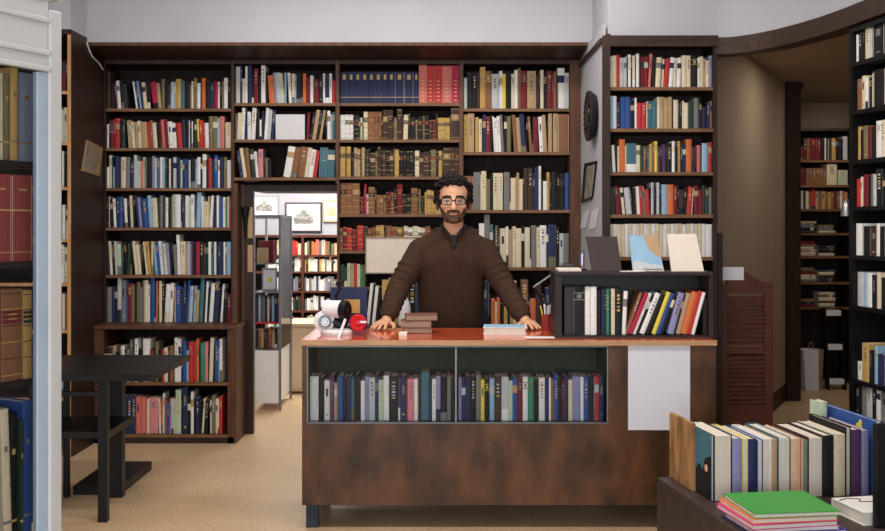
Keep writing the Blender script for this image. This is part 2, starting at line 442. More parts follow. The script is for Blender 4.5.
frow('second shelf of ' + LB, 106.5, 230.6, 148, "w2^24 k2 R3^28 R2 r5^30 k2 E3 _2 c2<4^27 t2<4^30 c3<4^31 t4<4^32 c3<4^30 t7<4^27 r3<4^34 b3<4 c4<4^31 k4<4 R1<4 S4<4^30 R3<4 w4.5<4^32 w4<4^28 R1<4 r5<4^28 n4<3 k3 w1 n2^28 w1 k2 E2 y2<2^27 r4<2 r2<2^28 w4<2^29 x4^32 x5^32 l2.5^30 S5^32 k1 c6^26", 28)
frow('third shelf of ' + LB, 106.5, 230.6, 188, "w2^21 c3^33 n1 s2^21 n4^32 n2 c5^31 G4^31 n4 s3^33 s2 q2^27 S2^27 c2 G2 k5^31 V3^32 w2 T3^30 w3^31 l2 E2 k2 w2 k2 s3.5^31 n4^30 q2^28 n2 B3^29 n1 s2 k5 l2^29 w3^31 k2 w4^34 k2 r3.5^30 n2 B4^33 w2 n3^31 k1 x3^31 w4^28", 30)
frow('fourth shelf of ' + LB, 106.5, 230.6, 227.5, "k2 s1 k3 w3<3^31 n4^31 B3 n1 w3<3^32 k2 c3<3^28 k2 n2<5 V3<5^32 n2<5 B5<5^32 n1<5 l4<4^33 s2<4 c4<4^31 E2 G3^32 E3^32 w3^30 k3 x1.5 q3.5^33 w6^33 k1 n4^29 w4^32 q2 w4^33 l1 n1 l5^35>2 w2^31 c6^26 c1 w3^32>3 n2 n1 w3^32 B4 w3 e2 q2^31 r2^31", 31)
frow('fifth shelf of ' + LB, 106.5, 230.6, 275, "n2 c3<3^38 k3<3 s2<3 q5<3^38 E2 k3<3^38 E3 k2 c3<6^39 c4<6^39 k2 c2<6 u4<6^37 c2 l3<5^34 B3<5^35 w3<5^38 l2<5 c3<5^38 V3<4^38 k2 G4<4^33 w3.5^40<2 c6<1^37 t2 s2 V2^31 v2 k3 m4^33 k5 E2 k3^33 w3^33 e2 k1 w3^33 k1 n4^33 n3^33 w2 n1 l5^33", 33)
frow('bottom shelf of ' + LB, 106.5, 230.6, 322.5, "G5^35 n3 k3 s4^44 G5^42 B2^42 R4^39 x3 k2 x4^40 G2 G2^42 c4^42 w2 n1 B4^45 k1 o2^41 k1 c3^41 k3^43 w4^38>3 w4^39>3 t2 B5^36 n3 n3^41 B2^42>3 l1>3 s3^36>3 n1>3 l2>3 u3^32>3 n1>3 T4^44>3 k2>3 w2^41>3 k2>3 w4^39>4 n5^45>4 k3>4 w2^38>4 k3^33 R4^28", 37)
LL = 'low bookcase behind table'
frow('upper shelf of ' + LL, 99, 222, 382.5, "t4^36 k10 t4^36 k5 w4^36 k2 G4 G3^42 k2 w4^43 k5 w8^43 k1 r2 k2 x4^40 k3 r3 c4^34 k2 b4^36 k1 w4^44 w3^43 n2 B4^41 l2 r5^40 r3^40 o3^43 k2 e5^39 p3^40 k1 c4^44>2 k1 B4^41 l1 w3^43", 33, Y=YL)
frow('lower shelf of ' + LL, 100, 222, 434.5, "c4^24 k8 k6 t3 n4^38 n4^38 n4^38 S4^37 S5^36 o1 c2^35 p8^36 c2<2^42 o1<2 w2^40 b2 B3^31 p1 s2 q2 q5^44 k1 n5^47 k3 w2.5^42 k2 n3 k2 c2>4 k3>3^40 k1 w1 x4^38 c2 w1 r3^37", 36, Y=YL)
DB = 'doorway bookcase'
frow('top shelf of ' + DB, 235.5, 335, 103, "s4^37 n2^38 c3^25 w2^37 n4^38 k2 R4^35 k3 w4^38 k2 o5<4^30 V2<4 s5<4^34 c2<4^30 l2 k1 w2.5<3^35 c3 l1.5 k4^30 k2 o3^30 R4^26 w3^28 R5^24 k4 w2^30 n4^29 w2.5^30 r3^23", 30)
frow('middle shelf of ' + DB, 235.5, 275.5, 139.5, "G1 c4^27>2 w3^32>2 n2^32>2 w3^28 w4^32>3 k3^29 w2^20 k1 n1 w3^32>4 s3^30>4 n3^30>4", 28)
frow('right end of middle shelf of ' + DB, 306, 335, 139.5, "R3^27>2 k3>9 t4^30>9 k3>9 t2.5^30>9 k2 w3^29 s2 T3", 28)
frow('bottom shelf of ' + DB, 236, 271, 177.5, "n4<8^26 c4<8^29 b5<5^32 k1<5 E5<5^30 w3<5^28 p6<1^28 k2 x3^20 k4^18", 29)
frow('right end of bottom shelf of ' + DB, 283, 335, 177.5, "w6>10^29 b5>10^30 b6>8^30 c3>8 w4>8^33 r3>8^30 T7>3^31 T6>2^32", 30)
CB = 'central bookcase'
frow('top shelf of ' + CB, 340.5, 460, 103, "n6.8^31.4 n6.2^31.4 n6.6^31.4 n6.4^31.4 n6.2^31.4 n7^31.4 n5.8^31.4 n6.2^31.4 n9^31.4 n9^31.4 n5^31.4 S7.5^38.5 r7^37.6 r8^38 S8^37.6 m8.5^38", 31, flags='set')
frow('second shelf of ' + CB, 340, 460, 139.5, "w5^25 w4^25 w4^25 k2 k3^25 E2 q2^22 k1 c4^28 b7^28 b3.5^28 b3.5^28 k1 d5^30 d5^30 k1 x3 d5^31 k1 c4.5^25>2 k2 k5 x2^20 k5 x2^24 k4 d4^20 R3^20 d2 u7^22 u5^22 k1 d9^32", 25, flags='old')
frow('third shelf of ' + CB, 340, 460, 176.5, "u5^30 k1 u4^30 k3 t3^29 t3 k1 t3^29 k1 E3^27 k1 d5^24 x2 d3^30 k1 d4^27 k3 d4^26 E1 u4^27 k1 k3^26 k3^26 k3^26 k3^26 k2 c4^26 d4^24 d6^25 k1 x5^27 k2 u3.5^26 k1 d7^29 d4^29 d5^29", 27, flags='old')
frow('fourth shelf of ' + CB, 340, 460, 214, "b6^31 b7^31 b7.5^31 k1 R3^17 R1 m2^30 q2^20 b6.5^27 d2 b3^19 b4^19 b3^19 d2 R3 b3^22 k3 R6^30 k4^20 k5^20 b7^26 k1 x2 E3^18 k1 u2^22 u5^24 u4^23 u4^20 t4^24 b5 d4 d5 b4", 24, flags='old')
frow('fifth shelf of ' + CB, 339.5, 460, 250.5, "b3 R4 r5 R4 k1 r6 d4 b4 b4 u4 u4 k2 b5 b6 u5 k1 c4 w5 c5 w3 c4 b5 d4 d5 b5 b4 d5 b6", 24, flags='old')
frow('sixth shelf of ' + CB, 340, 367, 287, "E4 E3 q3 t4 r3 c3 e3 x2 k2", 22)
CL = 'ledge behind the man'
frow(CL, 366, 462, 324.5, "w3>6^44 k2>6 w3>6^42 k3>6 u6^44 u7^46 u6^44 d5^42 k8^44 n5^40 d6^40 k6 d5 b5 k5 c4 b6", 40, Y=YL + .06)
frow('right side of ' + CL, 470, 556, 324.5, "d5^40 k4 c2^28 n9^43 k2 o4^25 c2^22 o3^26 k4 u4^42 k2 u4^44 c3^43 k2 R3^22 b7^44 k2 o6^25 d6^40 k4 n5^36 d6^38", 30, Y=YL + .06)
OB = 'bookcase behind shoulder'
frow('top shelf of ' + OB, 463.8, 569, 108.5, "s3^31 k5 k4 d3^37 u5^42 b6^38 s6^35 s1 w3^38 y3^35 k3 k2 c3^35 w3^39 b3^41 R6^38 t8^38 d3 k1 c3^39 k3 R5^38 R1 b3^37 k1 w6.5^41 s4^36", 36)
frow('second shelf of ' + OB, 463.8, 569, 152, "u4^38 t7^39 k1 u4^35 c3^33 k1 n3^38 R5^36 k2 w1.5<3^37 w3<3^37 w3<3 G3<3 k3 x4^36 k1 b4<4^38 t4<4^36 n5<4^33 k1 b3<4^37 k1 R5^35 w4<3^38 t4<3^34 k1 t4^39 k1 t5^39 b12^38", 37)
frow('third shelf of ' + OB, 464, 569, 210, "b10^34 G7^38 c1 c5^39 x4^31 k3 c5^37 c5^37 k1 G6^38 k1 c5^32 u1.5 t2 c4^31 k1 d4^42 d5^42 n2 n4^43 w2.5^44 k2 w4^29 u2.5^38 k2 k6^38 k2 k6^37 B4^37", 36)
frow('fourth shelf of ' + OB, 464, 569, 267.5, "k8 d6 w5^44 G5^53 T3^43 k2 x2^42 k2 c6^39 w2 t4 c3^41 c5^39 k3 c5^40 k1 G5^42 c3^40 w6^42 n2 n7^43 k3 s4^34 G5^34", 40)
RBn = 'right bookcase'
frow('top shelf of ' + RBn, 609.5, 712, 87, "c3^31 c4^32 r3.5^33 s4^30 s3 k1 w3^33 k1 c3^32 k1 w3^34 k1 R4^31 R4^31 S2.5^34>3 k3 c5>3^27 k1>3 c2>3 r4.5>6^29 w4>4^29 c3>3 w4>2^31 c5^32 c4^32 k1 k6^32 w2^30 c4 t2 c3^27 V3", 31, Y=YR)
frow('second shelf of ' + RBn, 609.5, 712, 128.5, "l3.5^33 w4^33 n3 n1 B5^32 B5^32 k4 w2^31 r5^26 r5^26 c1 T5^28 T5^28 c3^32 t4^32 t4^31 t4^32 k1 c5^29 k1 k3 c2 c4^26 E6^27 G5^31 k3 n4^22 k1 n3 b2", 29, Y=YR)
frow('third shelf of ' + RBn, 609.5, 712, 172, "R2 w3<3^30 k2<3 c2^26 o6^33 c1 T11^29 c4^27 E3^27 b3.5^26 k1 T2^25 u3^28 b2 y3^31 v3 k2 v4^28 k1 k5^29 w3^31 k3 u3^31 k2 n4^28 o6^33 k1 n2^25 R2^27 S4^27 k1 l6^29 t1 r3.5^30", 28, Y=YR)
frow('fourth shelf of ' + RBn, 609.5, 712, 214.5, "E5<4^26 R5<5^27 k1<5 c3<6^31 k1<6 s6<6^31 k2<6 k3<3 u1<3 w3<3^25 r3.5<3^30 G2<3 r5<3^29 k1 s3^32 k1 n2 s3^32 k2 l6^30 o7^30 R4^29 k2 d6^25 k2 r5>4^31 c1.5>4^26 R5 R4 E3 E4 G3", 28, Y=YR)
frow('fifth shelf of ' + RBn, 609.5, 712, 257, "c3.7 w3.8 c3.9 c3.6 w3.8 c3.7 w3.8 c3.9 c3.6 w3.8 c3.7 w3.8 c3.9 c3.6 w3.8 c3.7 w3.8 c3.9 c3.6 w3.8 c3.7 w3.8 c3.9 c3.6 w3.8 w6", 33, Y=YR, jit=.3, flags='plain')
# narrow side case: only its right end shows
for nm, y, s, h in (('top shelf', 91, "k4 d4 k3 d3^34 R3^30 k2", 32), ('second shelf', 142, "k5 n4 w4^36 w2 q2 c3^35", 34), ('third shelf', 187, "E4 k4 n3 k3^36 w1.5^36 k3", 34),
                    ('fourth shelf', 239, "c3 k4 b4 c3^30 k2 w3^34 c2", 30), ('fifth shelf', 283, "n4 k3 w2^36 T3^36 w3^38 c3", 34), ('sixth shelf', 330, "k4 c3 R3^40 r3^38 c2^36 b2", 36), ('seventh shelf', 398, "k5 b4 w5^22 l5^30 w4^32", 30)):
    frow(nm + ' of side bookcase', 45, 67.2, y, s, h, Y=YS, y0=.03)
# counter case and hutch on the counter
YC = 4.79
frow('left half of glass counter', 309, 454.5, 423.6, "w10^44 k6^43 w6^40 v5^45 u3^38 B6^44 k5^43 n4^44 T3 k5^46 k2 w4^40 V5^44 s6^43 n4^46 q5^41 w6^45 k10^44 v2 n7^44 r1 p7^42 w4^42 d3^42 T9^48 n3 w4^42 V5^45 k7^44 G4^45 k4", 43, Y=YC, y0=.065, dmin=.14, dmax=.17)
frow('right half of glass counter', 458.5, 604, 423.6, "V3^43 n4 n5^44 k5^44 G5^46 y3.5 k5^42 l5^42 d7^44 s7^44 q4^40 B5^43 R5^43 w5^44 e6^43 k5^41 w6^43 n4^42 w2 b3 B4^46 k4 R2 n4^44 c4^41 V8^44 w3 B5^44 k5^44 G1 r4^44 n5^44", 43, Y=YC, y0=.065, dmin=.14, dmax=.17)
frow('hutch on the counter', 564.5, 708.5, 335.55, "g9^48 k12^48 w5^48 w6^48 k5 n3^46 k1 e4^46 k1 c4^46 k7^46 w4>3^46 b3>20^41 m4>22^42 w3>22^42 k3>22 w5>22^43 k5>22 y4>20^42 B4>20^45 k3>20 V6>15^46 k2>15 t5>15^48 o6>15^44 r4>15^46 w3>15^42 k5^36", 44, Y=4.88, y0=.03, dmin=.125, dmax=.148)
# case on the far right, turned to face left
RCM = Matrix.Translation((2.09, 5.14, 0)) @ Matrix.Rotation(math.atan2(-1, .1375), 4, 'Z')
rcz = lambda y: PZ(y, 5.14)
RCY = (64, 112, 161, 207, 255, 305, 345 + 33, 413)
case('angled_bookcase', 'tall black bookcase at the far right, turned to face the shop', 0, 1.25, 0, 2.47, 0, .3, [rcz(y) for y in RCY], sw=.03, sm=BLACKW, edge=BLACKW, topm=BLACKW, M=RCM)
RCR = ["w3^28 k5 k2 c6^32 s3 k14^34 k6 u8^36 u8^36 k6 c6 n6 r6 c8 k8 t8",
       "b5^32 c4^34 w3 k3 c3^34 k12^36 t7^36 t4 w5 R6^38 k4 c6 n6 R6 w6 k8",
       "u3^34 k4 x4 R3^32 k4 w5^36 c3^36 k5 p4 R8^38 k6 c7 k7 w6 n8",
       "r4^28 c2 R5^32 k2 G4^32 s3 k6^36 k4 s5^36 o14^40 o6^38 k6 c8 k8 w6",
       "w5^32 k6 d5^28 w3^32 k3 G2 w2 k3 w2 k3 s2 k4 w3 k4 x6 k8 c6",
       "s6^34 l2 w4^34 k4 c3^35 k6 k8 c2 k8 w4 k7 n6 k8",
       "w5^18 u6^38 k3 l3^37 n6 R3^36 k4 w3 c5^38 k5 b4 k8 c6 k8",
       "k3 G4^30 s4^32 k3 w3 G4 k5 c3 u3 k5 w4 k6 n6 k8"]
for i, (y, s) in enumerate(zip(RCY, RCR)):
    row('angled bookcase ' + ['top', 'second', 'third', 'fourth', 'fifth', 'sixth', 'seventh', 'eighth'][i] + ' shelf', RCM, .034, .78, rcz(y), s, .00505 , 32, y0=.015)
# back rooms
YR2 = 9.25
RBY = (160, 185, 209, 233, 256, 282, 307)
case('back_room_bookcase', 'dim bookcase in the room beyond the right doorway', PX(797, YR2), PX(852, YR2), 0, PZ(128, YR2), YR2, .3, [PZ(y, YR2) for y in RBY] , sw=.02, th=.022)
for y, nm, s, h in ((160, 'top', "R3^14 d3 b3^22 R3^22 R3^22 R3^22 R3^22 k4 w1.5^22 k2 t1 E3 u4^22 k3 k5 s5^24", 22), (185, 'second', "R3 d3 b4^17 b4^17 b4^17 b4^17 b4^17 b4 c12^21 k1 q12^15", 17),
                    (209, 'third', "s3 k3 c4^18 b3 r6^20 t4^18 b4 u4 b4 u4 b4 R3^18 b4 w3 o4 u3", 18)):
    frow('back room bookcase ' + nm + ' shelf', 801, 848, y, s, h, Y=YR2, jit=.6)
YL2 = 10.5
LBY = (255, 271.5, 291, 310.5, 330)
for xa, xb, nm in ((250, 302.5, 'left'), (302.5, 348, 'right')):
    case('red_brown_bookcase', 'red-brown bookcase in the bright back room, ' + nm + ' of its middle upright', PX(xa, YL2), PX(xb, YL2), 0, PZ(235, YL2), YL2, .28,
         [PZ(y, YL2) for y in LBY], sw=.012, sm=LOUV, edge=LOUV, topm=LOUV)
rr = random.Random(3)
def rs(n, pal): return ' '.join('%s%.1f^%.1f' % (rr.choice(pal), rr.uniform(1.4, 3.4), rr.uniform(11, 15.5)) for _ in range(n))
for y, nm in zip(LBY, ('top', 'second', 'third', 'fourth', 'fifth')):
    pal = {'top': 'SCcwksrwkoxc', 'second': 'wcukscTdwc', 'third': 'GswkVncws', 'fourth': 'wswknGckE', 'fifth': 'cTrwTck'}[nm]
    frow('bright room left case ' + nm + ' shelf', 268, 301, y, rs(14, pal), 14, Y=YL2, jit=.3)
    frow('bright room right case ' + nm + ' shelf', 304.5, 346, y, rs(17, pal), 14, Y=YL2, jit=.3)

# glass cabinet on the left (its front turned towards the middle of the shop)
GU = Vector((.447, .894)); GM = Matrix.Translation((-1.030, 2.70, 0)) @ Matrix.Rotation(math.atan2(GU.y, GU.x), 4, 'Z')
GZ = (1.624, 1.359, 1.045, .60, .20)
cab = thing('glass_cabinet', 'white framed glass cabinet full of large volumes at the left edge', 'cabinet', GM @ Vector((-.4, .2, 0)), math.atan2(GU.y, GU.x))
def gput(mb, nm, **k):
    me = mb.mesh(nm); me.transform(GM); me.transform(XF[cab.name].inverted())
    return build(me, nm, cab, M=XF[cab.name].copy(), **k)
mb = MB().box(-.040, 0, 0, .03, 0, 2.03, CABW).box(-.84, -.80, 0, .03, 0, 2.03, CABW)
gput(bx(-.040, 0, -.004, .035, 0, 2.03, CABW), 'post', bevel=.004); gput(bx(-.84, -.80, -.004, .035, 0, 2.03, CABW), 'post', bevel=.004)
gput(bx(-.040, 0, .365, .4, 0, 2.03, CABW), 'post'); gput(bx(-.84, -.80, .365, .4, 0, 2.03, CABW), 'post')
mb = MB().box(-.80, -.040, .002, .03, 1.865, 2.06, CABW)
for z in (1.862, 1.905, 1.992, 2.05): mb.box(-.80, -.0405, -.008, .002, z, z + .014, CABW)
gput(mb, 'header_panel', bevel=.003)
gput(bx(-.84, 0, 0, .4, 2.06, 2.08, CABW), 'top_panel')
gput(bx(-.80, -.04, .385, .395, .1, 2.05, BACK), 'back_panel')
gput(bx(-.80, -.04, .03, .385, 0, .1, CABW), 'base')
for z in GZ: gput(bx(-.795, -.045, .045, .38, z - .018, z, BACK), 'shelf')
d_ = gput(bx(-.795, -.072, .012, .016, .11, 1.86, GLASS), 'glass_door')
mb = MB().box(-.072, -.0405, .004, .024, .11, 1.86, CABB)
me = mb.mesh('door_frame'); me.transform(GM); me.transform(XF[d_.name].inverted()); build(me, 'door_frame', d_, M=XF[d_.name].copy())
gput(bx(-.004, -.001, .036, .364, .1, 2.05, GLASS), 'side_pane')
row('glass cabinet top shelf', GM, -.235, -.046, GZ[0], "d8^20 c26^24 x6^24 u8^26 H15^25", .0094, 24, dmin=.18, dmax=.2, flags='big', y0=.05)
row('glass cabinet second shelf', GM, -.225, -.046, GZ[1], "k7^23.6 g4^23 D18^24.3 D18^24.3", .0094, 24, dmin=.18, dmax=.2, flags='big', y0=.05)
row('glass cabinet third shelf', GM, -.225, -.046, GZ[2], "d6^25 R18^25 b20^25.6 u8^25", .0094, 24, dmin=.18, dmax=.2, flags='oldbig', y0=.05)
row('glass cabinet bottom shelf', GM, -.225, -.046, GZ[3], "k6^30 R13^33 x4^36 c8^40<2 k8^38 E3^36 B10^41", .0094, 24, dmin=.2, dmax=.24, flags='big', y0=.05)

# ------------------------------------------------------------------ book crate in the front right corner
CR = math.radians(8.5)
CM = Matrix.Translation((.88, 4.10, 0)) @ Matrix.Rotation(CR, 4, 'Z')      # x along the row, y away; origin = back left corner of the table
ZB = .424
crate = thing('display_table', 'low dark brown display table holding art books in the front right corner', 'table', CM @ Vector((.5, -.5, 0)), CR)
def cput(mb, nm, parent, **k):
    me = mb.mesh(nm); me.transform(CM); me.transform(XF[parent.name].inverted())
    return build(me, nm, parent, M=XF[parent.name].copy(), **k)
DK = mat('dark_umber_board', (54, 42, 40), .5, rgb2=(68, 54, 50), scale=5, stretch=(1, 6, 1))
cput(bx(-.0, 1.1, -1.35, 0, ZB - .03, ZB, DK), 'tabletop', crate, bevel=.003)
cput(bx(0, .02, -1.35, 0, 0, ZB - .03, DK), 'side_panel', crate); cput(bx(1.08, 1.1, -1.35, 0, 0, ZB - .03, DK), 'side_panel', crate)
cput(bx(.02, 1.08, -.02, 0, 0, ZB - .03, DK), 'back_panel', crate)
GRAIN = mat('grained_oak_board', (126, 90, 58), .55, rgb2=(170, 126, 84), scale=11, stretch=(1, 3.2, .55), bump=.1, lo=.4, hi=.6)
me = bx(.052, .069, -.235, .0, ZB + .0003, ZB + .265, GRAIN).mesh('bookend'); me.transform(CM)
tag(build(me, 'bookend', bevel=.003), 'upright wooden board with wavy grain ending the book row on the left', 'bookend')
# frame for the row of books whose fore-edges face us (book spines at the back)
def xc(px): # px on the front line y=-.24 of the row -> local x
    # solve for local x on the line so that it projects to px
    best = None
    lo, hi = -.2, 1.3
    for _ in range(40):
        m = (lo + hi) / 2; p = CM @ Vector((m, -.38, ZB)); x = CX + p.x * F / p.y
        if x < px: lo = m
        else: hi = m
    return lo
CRS = [('T', 711.3, 713.6, 54, 'K'), ('k', 714, 732, 54, ''), ('V', 732.5, 742, 50, 's'), ('y', 742.2, 748, 50, ''), ('n', 748.3, 757, 49, 's'), ('B', 757.2, 763, 48, ''), ('w', 763.2, 771.5, 49, ''),
       ('t', 771.8, 777.5, 48, 's'), ('T', 778, 790.5, 50, ''), ('C', 791, 801, 48, 's'), ('o', 801.2, 804, 46, ''), ('G', 804.2, 808, 46, 's'), ('d', 808.2, 823, 49, ''), ('k', 823.3, 834, 50, 's'), ('c', 834.3, 845.5, 51, 's'),
       ('k', 845.7, 851, 58, ''), ('v', 851.3, 861.5, 55, 's'), ('V', 861.8, 869, 54, 's')]
cl = []
for c, a, b, hp, fl in CRS:
    x0, x1 = xc(a), xc(b); w = x1 - x0 - .0008
    dd = .28
    yfr = -.38
    T = CM @ Matrix.Translation(((x0 + x1) / 2, yfr + dd, ZB + .0004)) @ Matrix.Rotation(math.pi, 4, 'Z')
    if fl == 's': T = CM @ Matrix.Translation(((x0 + x1) / 2, yfr, ZB + .0004))
    cl.append(dict(c=c, w=w, h=(hp + 12) * .00374, d=dd, M=T, shelf='row on the front right display table', rng=.5, flags='fore' + fl, a=0, adj=''))
for c, lx, lw, ly0, dd, hh, fl in (('B', .732, .022, -.40, .385, .285, 'F'), ('q', .684, .034, -.085, .08, .305, 's')):
    T = CM @ Matrix.Translation((lx, ly0 + dd, ZB + .0004)) @ Matrix.Rotation(math.pi, 4, 'Z')
    if fl == 's': T = CM @ Matrix.Translation((lx, ly0, ZB + .0004))
    cl.append(dict(c=c, w=lw, h=hh, d=dd, M=T, shelf='front right display table', rng=.5, flags='fore' + fl, a=0, adj='tall'))
for c in set(r['c'] for r in cl):
    L = [r for r in cl if r['c'] == c]
    for i, r in enumerate(L): r['ord'] = i; r['tot'] = len(L)
BOOKS.extend(cl)

# rows in the glass pedestal case of the bright room, and lying stacks on the dim shelves
frow('upper shelf of pedestal showcase', 256, 279.5, 322, "n4 s3 T4 G3 n4 c3 k4 l4 n5 d4", 26, Y=7.98, jit=1)
frow('lower shelf of pedestal showcase', 256, 279.5, 348.5, "k3 b4 u4 d4 R3 b5 t4 k3 G4", 20, Y=7.98, jit=1)
rl = random.Random(5)
for y in (233, 256, 282, 307):
    for xa, xb in ((801, 818), (820, 838)):
        z = PZ(y, YR2) + .0005; n = rl.randint(3, 5); top = 19 * YR2 / F
        for i in range(n):
            w = rl.uniform(.018, .034); hgt = (xb - xa) * YR2 / F * rl.uniform(.8, 1)
            if y == 307 and False: continue
            M = Matrix.Translation((PX(xa, YR2), YR2 + .03, z + w / 2)) @ Matrix.Rotation(math.pi / 2, 4, 'Y')
            BOOKS.append(dict(c=rl.choice('kdcGRxtcgb'), w=w, h=hgt, d=.15, M=M, shelf='piles in the dim back room', rng=rl.random(), flags='', a=0, adj='', ord=0, tot=99)); z += w + .0004
# ------------------------------------------------------------------ make the books
def book_geo(r):
    """spine at y=0, base at z=0, centred on x"""
    w, h, d, c, fl = r['w'], r['h'], r['d'], r['c'], r['flags']
    rng = random.Random(r['rng']); m = bmat(c)
    cov = MB(); pg = MB()
    tb = min(.0028, w * .14); ts = min(.004, w * .2)
    cov.box(-w / 2, -w / 2 + tb, ts, d, 0, h, m); cov.box(w / 2 - tb, w / 2, ts, d, 0, h, m)
    # spine: grid with bands
    old = 'old' in fl
    dark = c in 'kgdRnBTEvbmrx'
    lv = [(0, None), (h, None)]
    def bands(spec):   # spec: list of (z0,z1,mat,full)
        zs = sorted(set([0, h] + [q[0] for q in spec] + [q[1] for q in spec])); out = []
        for a, b in zip(zs, zs[1:]):
            mm = None; full = True
            for q in spec:
                if a >= q[0] - 1e-9 and b <= q[1] + 1e-9: mm, full = q[2], q[3]
            out.append((a, b, mm, full))
        return out
    acc = (GILT if rng.random() < .5 else bmat('G')) if dark else rng.choice([bmat('x'), bmat('G'), bmat('b'), bmat('t')])
    spec = []
    if 'set' in fl and c == 'n': spec = [(h * .76, h * .92, GILT, False), (h * .19, h * .205, GILT, True)]
    elif 'set' in fl: spec = [(h * (.08 + .1 * k), h * (.10 + .1 * k), bmat('C'), False) for k in range(6)] + [(h * .04, h * .045, bmat('C'), True)]
    elif 'plain' in fl: spec = []
    elif old:
        spec = [(h * z, h * z + .0025, rng.choice([GILT, bmat('d')]), True) for z in (.06, .24, .42, .60, .78, .95)]
        if rng.random() < .75: spec.append((h * .63, h * .77, bmat(rng.choice('RkdE')) if not dark else bmat(rng.choice('Rkt')), True))
        spec.append((h * .67, h * .685, GILT, False)); spec.append((h * .72, h * .735, GILT, False))
    elif 'big' in fl:
        if c in 'RD': spec = [(h * .58, h * .6, GILT, True), (h * .1, h * .11, GILT, True), (h * .82, h * .84, GILT, False)]
        else: spec = [(h * .7, h * .74, acc, False), (h * .2, h * .22, acc, True)]
    else:
        t = rng.random()
        if t < .24:
            z = h * rng.uniform(.45, .6)
            while z < h * .88:
                s = h * rng.uniform(.02, .05)
                spec.append((z, min(z + s, h * .9), bmat('s') if dark and rng.random() < .4 else acc, False)); z += s + h * rng.uniform(.02, .06)
        elif t < .34: spec = [(h * .64, h * .82, bmat(rng.choice('ctGsgn')), True)]
        elif t < .46: spec = [(h * .72, h * .74, acc, True), (h * .86, h * .88, acc, True), (h * .76, h * .84, acc, False)]
        elif t < .54: spec = [(0, h * rng.uniform(.12, .3), bmat(rng.choice('wkGcnx')), True)]
        elif t < .60: spec = [(h * .12, h * .16, acc, False), (h * .6, h * .8, bmat('G') if dark else bmat('g'), False)]
    seg = bands(spec) if spec else [(0, h, None, True)]
    bul = min(.003, w * .12)
    xs = [-w / 2, -w * .19, w * .19, w / 2]; ys = [bul, 0, 0, bul]
    for a, b, mm, full in seg:
        for k in range(3):
            q = m if mm is None or (not full and k != 1) else mm
            cov.add([(xs[k], ys[k], a), (xs[k + 1], ys[k + 1], a), (xs[k + 1], ys[k + 1], b), (xs[k], ys[k], b)], [[0, 1, 2, 3]], q)
    y2 = ts + bul
    for z, fl_ in ((0, True), (h, False)):
        q = [(xs[0], y2, z), (xs[0], ys[0], z), (xs[1], ys[1], z), (xs[2], ys[2], z), (xs[3], ys[3], z), (xs[3], y2, z)]
        cov.add(q, [[0, 1, 2, 3, 4, 5]] if not fl_ else [[5, 4, 3, 2, 1, 0]], m)
    cov.add([(-w / 2, ys[0], 0), (-w / 2, y2, 0), (-w / 2, y2, h), (-w / 2, ys[0], h)], [[3, 2, 1, 0]], m)
    cov.add([(w / 2, ys[0], 0), (w / 2, y2, 0), (w / 2, y2, h), (w / 2, ys[0], h)], [[0, 1, 2, 3]], m)
    i_ = min(.004, h * .02)
    pg.box(-w / 2 + tb, w / 2 - tb, ts * .6, d - .004, i_ * .4, h - i_, OLDPAGES if old else PAGES)
    return cov, pg

OCC = []   # (x0,y0,x1,y1,Y) of things that stand in front
OCC += [(388, 240, 518, 331, 5.6), (433, 176, 474, 240, 5.5), (416, 300, 496, 331, 5.5), (62, 355, 160, 381, 5), (586, 236, 622, 273, 5), (628, 236, 663, 273, 5), (667, 234, 704, 273, 5), (325, 288, 367, 326, 5.3), (366, 238, 400, 273, 6),
        (602, 272, 714, 531, 5.0), (657, 411, 885, 531, 4.4), (0, 0, 62, 531, 2.9)]
def seen(r):
    c = r['M'] @ Vector((0, 0, r['h'] / 2))
    if c.y < .5: return 0
    px, py = CX + c.x * F / c.y, HY - (c.z - CAMH) * F / c.y
    if not (-4 < px < 889 and 0 < py < 540): return 0
    for x0, y0, x1, y1, Y in OCC:
        if c.y > Y + .15 and x0 < px < x1 and y0 < py < y1: return 0
    ux = r['M'].to_3x3() @ Vector((1, 0, 0))
    return r['w'] * r['h'] * (F / c.y) ** 2 * max(.15, abs(ux.x))
for r in BOOKS: r['area'] = seen(r)
order = sorted(BOOKS, key=lambda r: -r['area'])
SINGLES = order[:302]; REST = [r for r in order[302:]]
ORD = ['first', 'second', 'third', 'fourth', 'fifth', 'sixth', 'seventh', 'eighth', 'ninth', 'tenth', 'eleventh', 'twelfth', 'thirteenth', 'fourteenth', 'fifteenth', 'sixteenth', 'seventeenth', 'eighteenth', 'nineteenth', 'twentieth']
def blabel(r):
    c = BC[r['c']][0]; a = (r['adj'] + ' ') if r['adj'] else ''
    if r['tot'] == 1: return '%s%s book, the only %s one, %s' % (a, c, c, r['shelf'])
    return '%s%s book, %s %s one from left, %s' % (a, c, ORD[r['ord']], c, r['shelf'])
for r in SINGLES:
    cov, pg = book_geo(r)
    two = r['area'] > 150
    if two:
        t = bpy.data.objects.new('book', None); t.empty_display_size = .05; link(t, r['M'])
        build(cov.mesh('cover'), 'cover', t, M=r['M']); build(pg.mesh('pages'), 'pages', t, M=r['M'])
        o = t
    else:
        cov.add(pg.v, pg.f, pg.mats[0]); o = build(cov.mesh('book'), 'book', None, M=r['M'])
    r['o'] = o
    tag(o, blabel(r), 'book', 'books, ' + r['shelf'])
mb = MB()
for r in REST:
    cov, pg = book_geo(r); cov.add(pg.v, pg.f, pg.mats[0])
    vs = [r['M'] @ Vector(v) for v in cov.v]; o0 = len(mb.v)
    mb.v += [tuple(v) for v in vs]; mb.f += [[i + o0 for i in f] for f in cov.f]
    mp = [mb.mi(m) for m in cov.mats]; mb.m += [mp[k] for k in cov.m]
o = build(mb, 'shelved_books'); o['kind'] = 'stuff'
